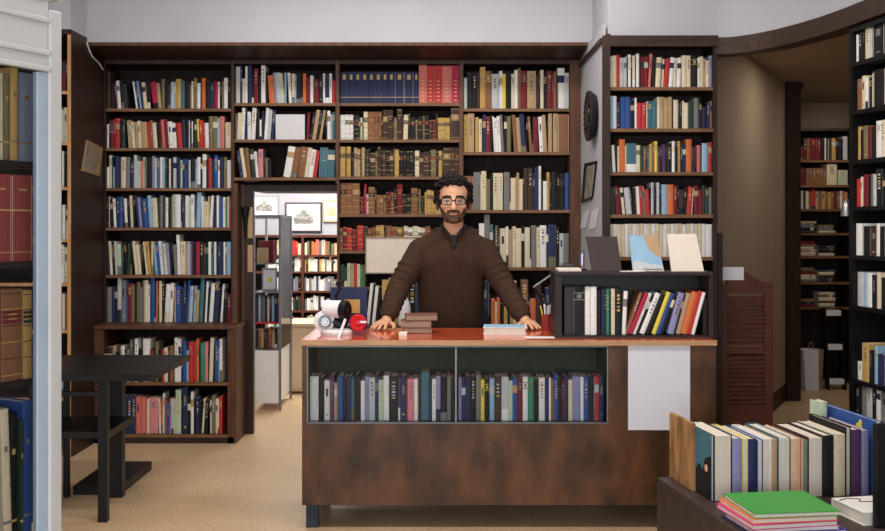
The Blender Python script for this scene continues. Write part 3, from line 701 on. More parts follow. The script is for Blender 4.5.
tag(o, 'the many smaller books filling the shelves along the walls', 'books')
# ------------------------------------------------------------------ cover pictures on two books of the table
for r in cl:
    hw = r['w'] / 2
    if r['flags'] == 'foreF':
        mb = MB(); Yl = bmat('y'); 
        for (yy, zz_, a, b_) in ((.27, .235, .022, .024), (.13, .225, .012, .013), (.145, .195, .018, .012), (.28, .262, .010, .010), (.08, .12, .03, .03)):
            mb.ring((hw + .0002, yy, zz_), (hw + .0012, yy, zz_), [(0, b_), (.001, b_)], Yl, 18)
        build(mb.mesh('cover_picture'), 'cover_picture', r['o'], M=r['M'])
    if r['flags'] == 'foreK':
        mb = MB(); kk = bmat('k'); KP = [(.28, 0), (.13, 0), (.13, .09), (.17, .12), (.20, .10), (.225, .15), (.28, .17)]
        mb.prism([(hw + .0002, yy, z_) for yy, z_ in KP],
                 [(hw + .0012, yy, z_) for yy, z_ in KP], kk)
        mb.ring((hw + .0012, .235, .115), (hw + .0018, .235, .115), [(0, .014), (.0006, .014)], bmat('C'), 14)
        build(mb.mesh('cover_picture'), 'cover_picture', r['o'], M=r['M'])

# ------------------------------------------------------------------ counter
XL, XR = PX(302, YC), PX(716, YC)
ct = thing('counter', 'brown veneered shop counter with two glass bays of books', 'counter', ((XL + XR) / 2, 5.07, 0))
build(bx(XL - .004, XR, YC - .012, 5.36, .886, .909, VENTOP), 'top', ct, bevel=.003)
build(bx(XL - .005, XR + .001, YC - .016, YC - .0125, .884, .9085, EDGESTRIP), 'edge_band', ct)
build(bx(XL, XR, YC, YC + .02, .118, .508, VENEER), 'front_panel', ct)
build(bx(XL, XL + .024, YC + .0205, 5.34, .118, .885, VENEER), 'side_panel', ct)
build(bx(XL, XL + .024, YC, YC + .02, .509, .885, VENEER), 'front_stile', ct)
build(bx(XR - .02, XR, YC + .02, 5.34, .118, .885, VENEER), 'side_panel', ct)
xo = PX(608, YC)
build(bx(xo, XR, YC, YC + .02, .509, .885, VENEER), 'front_panel', ct)
build(bx(xo - .001, xo + .02, YC + .021, 5.30, .51, .885, GREEN), 'bay_side', ct)
build(bx(XL + .025, xo - .002, YC + .021, 5.30, .490, .508, GREEN), 'bay_floor', ct)
build(bx(XL + .025, xo - .002, 5.16, 5.18, .509, .884, GREEN), 'bay_back', ct)
build(bx(XL + .0245, XL + .028, YC + .022, 5.16, .509, .884, GREEN), 'bay_lining', ct)
build(bx(XL + .025, XR - .021, 5.32, 5.34, .118, .885, VENEER), 'back_panel', ct)
build(bx(XL + .025, XR - .021, YC + .021, 5.319, .118, .135, BACK), 'base_board', ct)
mb = MB().box(XL + .024, xo, YC - .003, YC + .012, .875, .8795, ALU).box(XL + .024, xo, YC - .003, YC + .012, .5095, .5135, ALU)
mb.box(XL + .024, XL + .029, YC - .003, YC + .012, .5155, .872, ALU).box(xo - .005, xo, YC - .003, YC + .012, .5155, .872, ALU)
build(mb, 'metal_frame', ct)
xm = PX(456, YC)
g1 = build(bx(XL + .029, xm + .012, YC + .006, YC + .010, .516, .872, GLASS), 'glass_pane', ct)
g2 = build(bx(xm - .012, xo - .005, YC - .001, YC + .003, .516, .872, GLASS), 'glass_pane', ct)
build(bx(xm - .004, xm + .003, YC - .0025, YC + .004, .516, .872, ALU), 'glass_edge', g2)
for x, y in ((XL + .045, YC + .05), (XR - .06, YC + .05), (XL + .045, 5.28), (XR - .06, 5.28)):
    build(bx(x - .03, x + .03, y - .02, y + .02, 0, .117, mat('dark_blue_steel', (40, 50, 62), .4, scale=20)), 'leg', ct, bevel=.004)
pA, pB = PX(628, YC), PX(690, YC)
tag(build(bx(pA, pB, YC - .0025, YC - .0006, PZ(430, YC), PZ(344.5, YC), mat('pale_lilac_paper', (212, 211, 220), .8, vary=.01, scale=5)), 'blank_sheet'), 'large blank pale sheet taped to the right end of the counter front', 'sheet')
# hutch
YH = 4.88; HX0, HX1 = PX(555, YH), PX(713.5, YH)
ht = thing('hutch', 'black open shelf box standing on the right end of the counter', 'shelf', ((HX0 + HX1) / 2, YH + .14, .9094))
build(bx(HX0, HX0 + .035, YH, YH + .21, .9094, 1.212, ESP), 'side_panel', ht, bevel=.002); build(bx(HX1 - .022, HX1, YH, YH + .21, .9094, 1.212, ESP), 'side_panel', ht, bevel=.002)
build(bx(HX0 - .004, HX1 + .002, YH - .006, YH + .215, 1.2125, 1.23, ESP), 'top', ht, bevel=.002)
build(bx(HX0 + .036, HX1 - .023, YH + .003, YH + .195, .9094, .9195, ESP), 'bottom', ht)
build(bx(HX0 + .036, HX1 - .023, YH + .196, YH + .21, .92, 1.212, BLACK), 'back_panel', ht)
# things shown on the hutch
def lean(name, label, px, pxt, y0, y1, Y, m, cat='book', thick=.012, back=.07):
    """board leaning back; px=(left,right) at the bottom, pxt at the top"""
    a, b = PX(px[0], Y), PX(px[1], Y); z0 = 1.2305; Yt = Y + back
    c, d_ = PX(pxt[0], Yt), PX(pxt[1], Yt); z1 = PZ(y1, Yt)
    bot = [(a, Y, z0), (b, Y, z0), (b, Y + thick, z0), (a, Y + thick, z0)]; top = [(c, Yt, z1), (d_, Yt, z1), (d_, Yt + thick, z1), (c, Yt + thick, z1)]
    o = build(MB().prism(bot, top, m), name); tag(o, label, cat); return o, (a, b, c, d_, z0, z1, Y, Yt)
lean('display_book', 'dark plain book propped upright on the hutch, leftmost of three', (592, 622), (586, 617), 272, 236.5, 4.96, mat('umber_book_jacket', (58, 46, 46), .6, vary=.06, scale=15))
o, q = lean('display_book', 'pale blue and tan book propped upright on the hutch, middle of three', (633, 664), (629, 657), 272, 235.5, 4.96, bmat('l'))
def onface(q, u, v, off):
    a, b, c, d_, z0, z1, Y, Yt = q; x0 = a + (c - a) * v; x1 = b + (d_ - b) * v
    return (x0 + (x1 - x0) * u, Y + (Yt - Y) * v - off, z0 + (z1 - z0) * v)
mb = MB()
for pl, m in (([(.52, 1), (.55, .8), (.62, .62), (.75, .5), (.9, .42), (1, .38), (1, 1)], bmat('t')), ([(0, 0), (1, 0), (1, .16), (.6, .2), (.3, .26), (.12, .3), (0, .2)], bmat('s'))):
    mb.prism([onface(q, u, v, .0005) for u, v in pl], [onface(q, u, v, .0012) for u, v in pl], m)
build(mb, 'cover_picture', o)
lean('display_book', 'blank white book propped upright on the hutch, rightmost of three', (671.5, 704), (667, 696), 273, 234, 4.96, CREAMP)
for i, (xa, xb, Y, dz, rz) in enumerate(((621, 645, 4.905, 0, 8), (634, 655, 4.91, .0045, -10), (645, 662, 4.912, .009, 14))):
    M = Matrix.Translation((PX((xa + xb) / 2, Y), Y, 1.2304 + dz)) @ Matrix.Rotation(R(rz), 4, 'Z'); w = (PX(xb, Y) - PX(xa, Y)) / 2
    me = bx(-w, w, -.015, .03, 0, .004, (CREAMP, PAPER, OLDPAGES)[i]).mesh('leaflet')
    tag(build(me, 'leaflet', M=M), ('cream leaflet lowest in the fan of papers before the blue display book', 'white leaflet in the middle of the fan before the blue display book', 'greyish leaflet on top of the fan before the blue display book')[i], 'leaflet', 'leaflets on the hutch')
tag(build(bx(PX(558, 4.95), PX(581, 4.95), 4.93, 5.05, 1.2304, 1.245, CREAMP), 'card_stack', bevel=.002), 'low stack of cream cards at the left end of the hutch top', 'cards')
tf = thing('desk_flag', 'small red, white and blue flag standing beside the dark display book', 'flag', (PX(584, 5.07), 5.07, 1.2304))
x = PX(584, 5.07)
build(MB().cyl((x, 5.07, 1.2304), (x, 5.07, 1.238), .014, BLACK).cyl((x, 5.07, 1.238), (x, 5.07, 1.335), .002, BLACK, 8), 'pole', tf)
mb = MB()
for k, c in enumerate('BwR'): mb.box(x - .022 + k * .008, x - .014 + k * .008, 5.066, 5.068, 1.255, 1.325 - .01 * k, bmat(c))
build(mb, 'cloth', tf)
# desk lamp left of the hutch: base, arm, dark head above the hutch edge
Y = 5.22
lp = thing('desk_lamp', 'dark jointed desk lamp beside the hutch on the counter', 'lamp', (PX(541, Y), Y, .9094))
build(MB().ring((.607, 5.325, .9094), (.607, 5.325, 1), [(0, .042), (.012, .042), (.02, .03), (.024, .012)], BLACK, 20), 'base', lp, smooth=True)
build(MB().tube([(.607, 5.325, .93), P(534, 287, Y)], .005, BLACK), 'lower_arm', lp, smooth=True)
build(MB().tube([P(534, 287, Y), P(557, 271, Y)], .006, CHROME), 'upper_arm', lp, smooth=True)
build(MB().ring(P(553, 270.5, Y), P(576, 268.5, Y), [(0, .012), (.03, .018), (.06, .034), (.115, .03), (.12, .01)], BLACK, 18), 'lamp_head', lp, smooth=True)
# pen pot
Y = 5.245
pp = thing('pen_pot', 'red pot of pencils between the seated lamp base and the hutch', 'pot', (PX(550, Y), Y, .9094)); pp['label'] = 'red pot holding a yellow pencil and white pens, left of the hutch'
x = PX(546.5, Y); r0 = .026
build(MB().ring((x, Y, .9094), (x, Y, 1), [(0, r0), (.085, r0), (.085, r0 - .003), (.01, r0 - .003)], mat('dull_red_tin', (150, 46, 40), .5, scale=20), 18), 'pot', pp, smooth=True)
for k, (dx, c, tilt) in enumerate(((-.016, 'y', -.016), (-.004, 'w', -.008), (.006, 'w', .004), (.014, 's', .008), (.0, 'q', -.004))):
    build(MB().capsule((x + dx * .5, Y + .004 * k - .008, .93), .004, (x + dx + tilt, Y + .004 * k - .008, 1.035 + .008 * (k % 2)), .004, bmat(c), 8), 'pencil', pp, smooth=True)
# stacks lying on things ------------------------------------------------------
def flat(name, label, cx, cy, z, L, D, th, rz, c, fore=True, group=None, pages=PAGES, M0=None):
    """book lying flat; L along x, D along y; spine to the back when fore"""
    m = bmat(c) if isinstance(c, str) else c
    M = (M0 or Matrix.Identity(4)) @ Matrix.Translation((cx, cy, z)) @ Matrix.Rotation(R(rz), 4, 'Z')
    t = bpy.data.objects.new(name, None); t.empty_display_size = .05; link(t, M); tag(t, label, 'book', group)
    tb = min(.003, th * .15); s = 1 if fore else -1
    cv = MB().box(-L / 2, L / 2, -D / 2, D / 2, 0, tb, m).box(-L / 2, L / 2, -D / 2, D / 2, th - tb, th, m)
    ya, yb = (D / 2 - .004, D / 2) if fore else (-D / 2, -D / 2 + .004)
    cv.box(-L / 2, L / 2, ya, yb, tb, th - tb, m)
    build(cv.mesh('cover'), 'cover', t, M=M)
    pb = MB().box(-L / 2 + .003, L / 2 - .003, -D / 2 + (.003 if fore else .004), D / 2 - (.004 if fore else .003), tb, th - tb, pages)
    build(pb.mesh('pages'), 'pages', t, M=M)
    return t
Y = 5.12; k = Y / F
OB1 = mat('worn_brown_calf', (96, 60, 46), .7, rgb2=(126, 84, 66), scale=25)
zt = .9094
for i, (xa, xb, th, rz, nm) in enumerate(((403, 432, .029, 2, 'lowest'), (401, 432, .036, -2, 'middle'), (405, 437, .030, 4, 'topmost'))):
    flat('old_book', 'worn brown old book, %s of the stack of three on the counter' % nm, PX((xa + xb) / 2, Y), Y + .01, zt, (xb - xa) * k, .115, th, rz, OB1, group='old books stacked on the counter', pages=OLDPAGES); zt += th + .0003
Y = 5.10
flat('white_book', 'white book with pale blue cover lying flat by the man\'s left hand', PX(505, Y), Y + .02, .9094, .215, .17, .034, -4, 'w')
o = bpy.data.objects['white_book']
build(bx(-.104, .104, -.082, .082, .0341, .0347, bmat('l')).mesh('cover_picture'), 'cover_picture', o, M=XF[o.name])
tag(build(bx(PX(524, 4.95), PX(553, 4.95), 4.86, 4.93, .9094, .9104, PAPER), 'paper_sheet'), 'white loose sheet lying on the counter before the pen pot', 'paper')
tag(build(bx(PX(399, 4.98), PX(407, 4.98), 4.95, 5.02, .9094, .925, CREAMP), 'paper_slip'), 'small cream slip beside the old book stack on the counter', 'paper')
# art books lying on the display table
def tl(px, py, z):      # point at height z seen at px,py -> table frame
    Yv = (CAMH - z) * F / (py - HY); p = CM.inverted() @ Vector((PX(px, Yv), Yv, z)); return p
stack = [('v', .030, 'purple', 26), ('w', .010, 'white', 12), ('m', .016, 'magenta', 4), ('o', .014, 'orange', 2), ('e', .012, 'green', 0)]
GREENB = mat('leaf_green_cover', (62, 150, 62), .45, vary=.04, scale=10); MAG = mat('magenta_cover', (206, 52, 140), .5, vary=.05, scale=20); VIO = mat('violet_cover', (96, 72, 160), .5, vary=.05, scale=20); ORG = mat('coral_cover', (228, 120, 76), .5, vary=.05, scale=20)
zt = ZB + .0004
tops = [tl(712, 492, .506), tl(810, 487, .506), tl(843, 512, .506), tl(754, 516, .506)]
cx = sum(p.x for p in tops) / 4; cy = sum(p.y for p in tops) / 4
for i, (m, th, nm, dx, dy, rz, L, D) in enumerate(((VIO, .018, 'violet', .012, -.012, 2, .31, .26), (PAPER, .010, 'white', .006, .0, -2, .29, .25), (MAG, .017, 'magenta', -.012, .004, 1.5, .305, .27), (ORG, .017, 'orange', -.006, .006, 0, .30, .265), (GREENB, .016, 'green', .004, .002, -1.5, .30, .262))):
    flat('art_book', 'large %s art book in the pile on the front right table, %s' % (nm, ['lowest', 'second from below', 'in the middle', 'second from the top', 'on top'][i]), cx + dx, cy + dy, zt, L, D, th, rz, m, group='art books piled on the display table', M0=CM); zt += th + .0003
p = tl(845, 512, .47)
wb = flat('picture_book', 'white picture book with brown squiggle lying right of the art book pile', 545 / 1000, -.645, ZB + .0004, .18, .19, .045, 3, 'w', M0=CM)
mb = MB(); mb.tube([(-.08, .06, .0455), (-.04, .075, .0455), (.0, .06, .0455), (-.02, .03, .0455), (.03, .02, .0455), (.07, .035, .0455)], .0028, bmat('b'), 6)
build(mb.mesh('drawing'), 'drawing', wb, M=XF[wb.name])
q = tl(880, 470, .5)
bp_ = MB().box(.487, .95, -.775, -.752, ZB + .0004, .777, BLACK)
me = bp_.mesh('display_board'); me.transform(CM)
tag(build(me, 'display_board', bevel=.004), 'tall black board standing at the right end of the display table', 'panel')
# ------------------------------------------------------------------ black table on the left
bt = thing('black_table', 'black painted table with a low shelf and floor plate beside the glass cabinet', 'table', (-1.85, 5.2, 0))
build(bx(-2.30, -1.42, 4.88, 5.63, .696, .73, BLACKW), 'tabletop', bt, bevel=.003)
build(bx(-1.692, -1.647, 4.905, 4.95, 0, .6955, BLACKW), 'leg', bt, bevel=.003); build(bx(-2.033, -2.003, 4.91, 4.94, 0, .6955, BLACKW), 'leg', bt, bevel=.003)
build(bx(-2.033, -2.003, 5.355, 5.385, 0, .6955, BLACKW), 'leg', bt, bevel=.003); build(bx(-1.79, -1.715, 5.352, 5.41, 0, .6955, BLACKW), 'leg', bt, bevel=.003)
build(bx(-2.02, -1.655, 4.951, 5.35, .40, .437, BLACKW), 'lower_shelf', bt, bevel=.003)
build(bx(-2.002, -1.693, 4.915, 4.94, .617, .64, BLACKW), 'stretcher', bt, bevel=.002)
build(bx(-2.0, -1.738, 5.412, 5.98, 0, .05, BLACKW), 'floor_plate', bt, bevel=.003)
# ------------------------------------------------------------------ things on the walls
def wallquad(px4, X, off, m, mb, th):
    """thin plate on the plane x = X seen at four photo points, standing off towards -x/+x"""
    vs = [(X, X * F / (px - CX), CAMH - (py - HY) * X / (px - CX)) for px, py in px4]
    mb.prism([(X, y, z) for _, y, z in vs], [(X + off, y, z) for _, y, z in vs], m); return vs
fr = [(86, 140), (101.5, 148), (97.6, 176), (81, 171)]
mb = MB(); wallquad(fr, -2.3345, .012, mat('pale_frame_wood', (150, 122, 92), .5, scale=12), mb, .01)
o = tag(build(mb, 'tilted_picture'), 'small pale framed picture hanging tilted on the dark flank of the tall case', 'picture')
c = (91.5, 158.8); mb = MB(); wallquad([(c[0] + (x - c[0]) * .78, c[1] + (y - c[1]) * .8) for x, y in fr], -2.3223, .001, mat('faded_print', (118, 106, 92), .7, rgb2=(150, 138, 120), scale=30), mb, .001)
build(mb, 'print', o)
mb = MB().tube([(-2.3285, 6.545, 2.655), (-2.3285, 6.60, 2.61), (-2.3285, 6.66, 2.58), (-2.3285, 6.78, 2.56), (-2.3285, 6.86, 2.53)], .005, WHITEP, 8)
tag(build(mb, 'cable', smooth=True), 'short white cable running down from the bulkhead over the dark flank', 'cable')
# carved roundel
Yc, Zc, X0 = 6.245, 2.143, .9545
rd = thing('carved_roundel', 'round dark carved wooden plaque hanging on the white wall strip', 'plaque', (X0, Yc, Zc - .135))
DW = mat('ebony_wood', (24, 19, 18), .4, rgb2=(40, 32, 29), scale=20)
build(MB().ring((X0, Yc, Zc), (X0 - 1, Yc, Zc), [(0, .13), (.035, .158), (.05, .158), (.052, .13), (.04, .115), (.04, .08), (.055, .07), (.055, .02)], DW, 32), 'disc', rd, smooth=True)
mb = MB()
for k in range(24):
    a = 2 * math.pi * k / 24; mb.ell((X0 - .048, Yc + .144 * math.cos(a), Zc + .144 * math.sin(a)), (.008, .012, .012), DW, 8, 6)
for k in range(8):
    a = 2 * math.pi * k / 8; mb.capsule((X0 - .048, Yc + .03 * math.cos(a), Zc + .03 * math.sin(a)), .008, (X0 - .044, Yc + .098 * math.cos(a), Zc + .095 * math.sin(a)), .010, DW, 8)
build(mb, 'carving', rd, smooth=True)
fr = [(586, 163.5), (597.5, 161), (592.5, 199), (582.5, 203)]
mb = MB(); wallquad(fr, .9545, -.012, BLACK, mb, 0); o = tag(build(mb, 'wall_picture'), 'narrow black framed picture on the white wall strip below the round plaque', 'picture')
c = (589.6, 181.6); mb = MB(); wallquad([(c[0] + (x - c[0]) * .74, c[1] + (y - c[1]) * .84) for x, y in fr], .9423, -.001, mat('grey_print', (120, 114, 104), .7, rgb2=(160, 152, 140), scale=14), mb, 0); build(mb, 'print', o)
for qd, lb in (([(584, 213), (590, 209), (586, 228), (580, 229)], 'white card pinned on the wall strip under the picture, left one'), ([(592.5, 211), (599.5, 207), (596, 228), (589, 230)], 'white card pinned on the wall strip under the picture, right one')):
    mb = MB(); wallquad(qd, .9545, -.004, PAPER, mb, 0); tag(build(mb, 'pinned_card'), lb, 'card', 'cards pinned on the wall strip')
# blank cards standing or hanging on the cases
tag(build(bx(PX(276, 6.94), PX(305, 6.94), 6.925, 6.935, PZ(139.5, YB) + .0005, PZ(114.5, 6.93), PAPER), 'blank_card'), 'blank whitish card standing on the middle shelf above the doorway', 'card')
fb = thing('blank_board', 'cream blank board in a thin frame hung before the central bookcase', 'board', (PX(392, 6.88), 6.885, PZ(273, 6.88)))
build(bx(PX(366, 6.88), PX(419, 6.88), 6.882, 6.895, PZ(273, 6.88), PZ(237.5, 6.88), CREAMP), 'board', fb)
mb = MB(); xa, xb, za, zb_ = PX(365.3, 6.88), PX(419.7, 6.88), PZ(273.7, 6.88), PZ(237, 6.88)
for a in ((xa, xb, za, za + .008), (xa, xb, zb_ - .008, zb_)): mb.box(a[0], a[1], 6.876, 6.8815, a[2], a[3], mat('taupe_frame', (150, 134, 118), .5, scale=20))
for a in ((xa, xa + .008), (xb - .008, xb)): mb.box(a[0], a[1], 6.876, 6.8815, za + .008, zb_ - .008, MATS['taupe_frame'])
build(mb, 'frame', fb)
wb_ = thing('white_bottle', 'white narrow-necked bottle on the ledge seen between the man\'s arm and body', 'bottle', (PX(404.5, 6.74), 6.73, .7905))
x = PX(404.5, 6.74)
build(MB().ring((x, 6.735, .7905), (x, 6.735, 1), [(0, .042), (.10, .044), (.15, .036), (.19, .016), (.205, .014)], WHITEP, 18), 'body', wb_, smooth=True)
build(MB().ring((x, 6.735, .9958), (x, 6.735, 1.2), [(0, .014), (.016, .012), (.03, .003)], mat('gold_cap', (200, 160, 90), .35, scale=20, metal=.6), 14), 'cap', wb_, smooth=True)
# navy folder with a yellow note behind the gadget
Y = 5.30
nf = thing('navy_folder', 'navy folder with a yellow label leaning upright behind the tape machine', 'folder', (PX(346, Y), Y, .9094))
xa, xb, zt_ = PX(330, Y), PX(367, Y), PZ(287.5, Y)
build(MB().prism([(xa, Y, .9096), (xb, Y, .9096), (xb, Y + .03, .9096), (xa, Y + .03, .9096)], [(xa, Y + .012, zt_), (xb, Y + .012, zt_), (xb, Y + .02, zt_), (xa, Y + .02, zt_)], bmat('n')), 'folder', nf, bevel=.002)
build(bx(PX(344, Y), PX(360, Y), Y - .003, Y + .002, PZ(313, Y), PZ(299.5, Y), bmat('u')), 'label_patch', nf)
# ------------------------------------------------------------------ tape machine (gadget) on the counter
Y = 5.06; g = lambda px, py, dy=0: P(px, py, Y + dy)
gd = thing('tape_machine', 'white and black desk machine with a round base and red wheel on the counter', 'machine', (PX(337, Y), Y, .9094))
build(MB().ring((PX(337, Y), Y, .9094), (PX(337, Y), Y, 1), [(0, .078), (.014, .08), (.022, .074), (.028, .05)], WHITEP, 28), 'base', gd, smooth=True)
build(MB().ring(g(324, 321, .02), g(324, 321, -.03), [(0, .046), (.004, .052), (.046, .052), (.05, .046)], WHITEP, 26), 'rear_housing', gd, smooth=True)
build(MB().ring(g(325, 322, -.031), g(325, 322, -.06), [(0, .036), (.006, .036), (.008, .026), (.003, .022), (.003, .014), (.012, .012)], CHROME, 24), 'wheel', gd, smooth=True)
build(MB().ring(g(323.5, 308.5, .01), g(345, 309.5, -.012), [(0, .034), (.006, .043), (.09, .046), (.1, .044)], WHITEP, 26), 'drum', gd, smooth=True)
build(MB().ring(g(342.5, 310, -.012), g(350, 310.5, -.03), [(0, .050), (.022, .050), (.03, .042), (.026, .03), (.026, .012), (.036, .010)], BLACK, 26), 'drum_face', gd, smooth=True)
build(MB().capsule(g(333, 322), .026, g(343, 325), .024, BLACK).capsule(g(343, 322), .02, g(347, 314), .02, BLACK), 'body', gd, smooth=True)
build(MB().tube([g(337, 303), g(336, 295), g(340, 289), g(337, 283), g(343, 281)], .008, BLACK), 'handle', gd, smooth=True)
build(MB().ring(g(358, 322.5, .012), g(358, 322.5, -.03), [(0, .038), (.004, .042), (.036, .042), (.04, .036), (.034, .012), (.05, .010)], REDP, 26), 'red_wheel', gd, smooth=True)
build(MB().capsule(g(343, 326), .008, g(358, 322.5, .01), .008, CHROME).box(PX(358, 5), PX(366, 5), Y - .034, Y - .028, PZ(323, 5.03), PZ(321, 5.03), WHITEP), 'axle', gd)
build(MB().tube([g(345, 320, -.05), g(341, 331, -.09), g(338.5, 337.5, -.13)], .007, WHITEP), 'lever', gd, smooth=True)
# ------------------------------------------------------------------ back room on the left
vt = thing('pedestal_showcase', 'tall glass showcase on a white pedestal in the bright back room', 'showcase', (-1.383, 8.17, 0))
VX0, VX1, VY0, VY1 = -1.497, -1.273, 7.88, 8.46
for x, y in ((VX0, VY0), (VX1 - .018, VY0), (VX0, VY1 - .018), (VX1 - .018, VY1 - .018)):
    build(bx(x, x + .018, y, y + .018, 0, 1.53, CABW if x == VX0 else ALU), 'post', vt)
build(bx(VX0 + .019, VX1 - .019, VY0 + .003, VY1 - .003, .06, .475, WHITEP), 'pedestal', vt)
build(bx(VX0, VX1, VY0, VY1, 1.5305, 1.545, ALU), 'top', vt)
for z in (PZ(322, 7.98), PZ(291.5, 7.98), PZ(263, 7.98), PZ(348.5, 7.98)): build(bx(VX0 + .019, VX1 - .019, VY0 + .02, VY1 - .02, z - .008, z, REDP if z == PZ(322, 7.98) else ALU), 'shelf', vt)
build(bx(VX0 + .0185, VX1 - .0185, VY0 + .006, VY0 + .009, .48, 1.53, GLASS), 'glass_pane', vt); build(bx(VX1 - .009, VX1 - .006, VY0 + .0185, VY1 - .0185, .48, 1.53, GLASS), 'glass_pane', vt)
tag(build(bx(PX(258, 8.05), PX(273, 8.05), 8.05, 8.2, PZ(263, 7.98) + .0004, PZ(241, 8.05), bmat('R')), 'maroon_box'), 'maroon box on the top shelf of the pedestal showcase', 'box')
tag(build(bx(PX(257, 7.95), PX(267, 7.95), 7.95, 8.03, PZ(263, 7.98) + .0004, PZ(248, 7.95), bmat('t')), 'tan_box'), 'small tan box before the maroon box in the pedestal showcase', 'box')
sp = thing('small_picture', 'small framed flower picture standing inside the pedestal showcase', 'picture', (PX(269, 8), 8.0, PZ(291.5, 7.98) + .0004))
build(bx(PX(262, 8), PX(277, 8), 8.0, 8.012, PZ(291.5, 7.98) + .0004, PZ(268, 8), CHROME), 'frame', sp); build(bx(PX(263.5, 8), PX(275.5, 8), 7.997, 7.9995, PZ(289, 8), PZ(270, 8), PAPER), 'print', sp)
x = PX(270, 8); build(MB().ring((x, 7.9965, PZ(280, 8)), (x, 7.99, PZ(280, 8)), [(0, .02), (.001, .02)], bmat('y'), 14), 'flower', sp)
bc_ = thing('beige_cupboard', 'low beige cupboard behind the pedestal showcase in the bright room', 'cupboard', (-.98, 8.95, 0))
build(bx(-1.36, -.6, 8.7, 9.2, .02, .585, BEIGEC), 'body', bc_); build(bx(-1.37, -.59, 8.68, 9.21, .586, .61, BEIGEC), 'top', bc_)
build(bx(-1.34, -.99, 8.685, 8.699, .05, .57, BEIGEC), 'door', bc_); build(bx(-.97, -.62, 8.685, 8.699, .05, .57, BEIGEC), 'door', bc_)
YW = 10.895
for xa, xb, ya, yb, nm, lb, fm in ((250, 279, 196, 217, 'framed_print', 'pale grey framed print on the back room wall above the showcase', 'pale_grey_frame'), (285.5, 322, 202.5, 232, 'framed_print', 'dark framed engraving in the middle of the back room wall', 'dark_frame'), (323.5, 340, 200, 222, 'framed_print', 'beige framed print at the right of the dark framed engraving', 'beige_frame')):
    m = {'pale_grey_frame': lambda: mat('pale_grey_frame', (168, 166, 162), .5, scale=20), 'dark_frame': lambda: mat('dark_frame', (70, 60, 54), .5, scale=20), 'beige_frame': lambda: mat('beige_frame', (196, 176, 140), .5, scale=20)}[fm]()
    t = thing(nm, lb, 'picture', (PX((xa + xb) / 2, YW), YW - .01, PZ(yb, YW)))
    build(bx(PX(xa, YW), PX(xb, YW), YW - .02, YW, PZ(yb, YW), PZ(ya, YW), m), 'frame', t)
    build(bx(PX(xa + 1.5, YW), PX(xb - 1.5, YW), YW - .023, YW - .0205, PZ(yb - 1.5, YW), PZ(ya + 1.5, YW), CREAMP if fm == 'beige_frame' else PAPER), 'mount', t)
    cx_, cy_, w, h = (xa + xb) / 2, (ya + yb) / 2, (xb - xa), (yb - ya)
    mb = MB(); gm = mat('engraving_ink', (120, 118, 112), .8, rgb2=(190, 188, 182), scale=40)
    if fm == 'beige_frame': gm = mat('tan_print', (206, 184, 148), .8, scale=30)
    sky = [(-.27, .22), (.27, .22), (.27, -.02), (.2, -.02), (.2, -.1), (.12, -.1), (.07, -.2), (0, -.27), (-.07, -.2), (-.12, -.1), (-.2, -.1), (-.2, -.02), (-.27, -.02)]
    pl = [(PX(cx_ + u * w, YW), PZ(cy_ + v * h, YW)) for u, v in sky]
    mb.prism([(x, YW - .0235, z) for x, z in pl], [(x, YW - .026, z) for x, z in pl], gm)
    if fm == 'dark_frame': mb.box(PX(cx_ - w * .2, YW), PX(cx_ + w * .2, YW), YW - .028, YW - .0262, PZ(cy_ + h * .18, YW), PZ(cy_ + h * .06, YW), mat('dark_ink', (104, 102, 98), .8, rgb2=(150, 148, 142), scale=60))
    build(mb, 'drawing', t)
# cards and an iron hook on the jamb panel
hk = thing('iron_hook', 'dark iron coat hook on the doorway jamb left of the bright room', 'hook', (PX(245, 6.98), 6.985, PZ(236, 6.98)))
x = PX(245.5, 6.97)
build(MB().ring((x, 6.972, PZ(238, 6.97)), (x, 6.972, 3), [(0, .004), (.06, .012), (.12, .016), (.2, .03), (.215, .032), (.22, .01)], BLACK, 14), 'stem', hk, smooth=True)
build(MB().box(x - .012, x + .012, 6.973, 6.9995, PZ(222, 6.98), PZ(210, 6.98), BLACK), 'bracket', hk)
for ya, yb, lb in ((207, 238, 'upper cream strip of paper pinned at the jamb edge'), (245, 272, 'lower cream strip of paper pinned at the jamb edge')):
    tag(build(bx(PX(247.5, 6.99), PX(252.5, 6.99), 6.994, 6.9993, PZ(yb, 6.99), PZ(ya, 6.99), bmat('t')), 'paper_strip'), lb, 'paper', 'paper strips on the jamb')
# ------------------------------------------------------------------ right: louvred half door and the dim room
Y = 6.06
ld = thing('louvred_door', 'low red-brown louvred swing door right of the counter', 'door', ((1.685 + 2.0) / 2, Y, .1))
x0, x1, zb, ztp = PX(720.5, Y), PX(773, Y), .14, PZ(284, Y)
build(bx(x0, x0 + .04, Y, Y + .03, zb, ztp, LOUV), 'stile', ld, bevel=.003); build(bx(x1 - .05, x1, Y, Y + .03, zb, ztp + .008, LOUV), 'stile', ld, bevel=.003)
pts = [(0, 0), (0, .055), (.02, .075), (.06, .092), (.10, .085), (.14, .055), (.18, .03), (x1 - x0 - .051 - .041, .008), (x1 - x0 - .051 - .041, 0)]
pts = [(x0 + .041 + a, ztp - .06 + (b + .06 if b > 0 else 0)) for a, b in pts]
build(MB().prism([(a, Y + .002, b) for a, b in pts][::-1], [(a, Y + .028, b) for a, b in pts][::-1], LOUV), 'top_rail', ld)
build(bx(x0 + .041, x1 - .051, Y + .002, Y + .028, zb, zb + .21, LOUV), 'bottom_rail', ld); build(bx(x0 + .041, x1 - .051, Y + .002, Y + .028, .68, .72, LOUV), 'middle_rail', ld)
mb = MB(); z = zb + .215
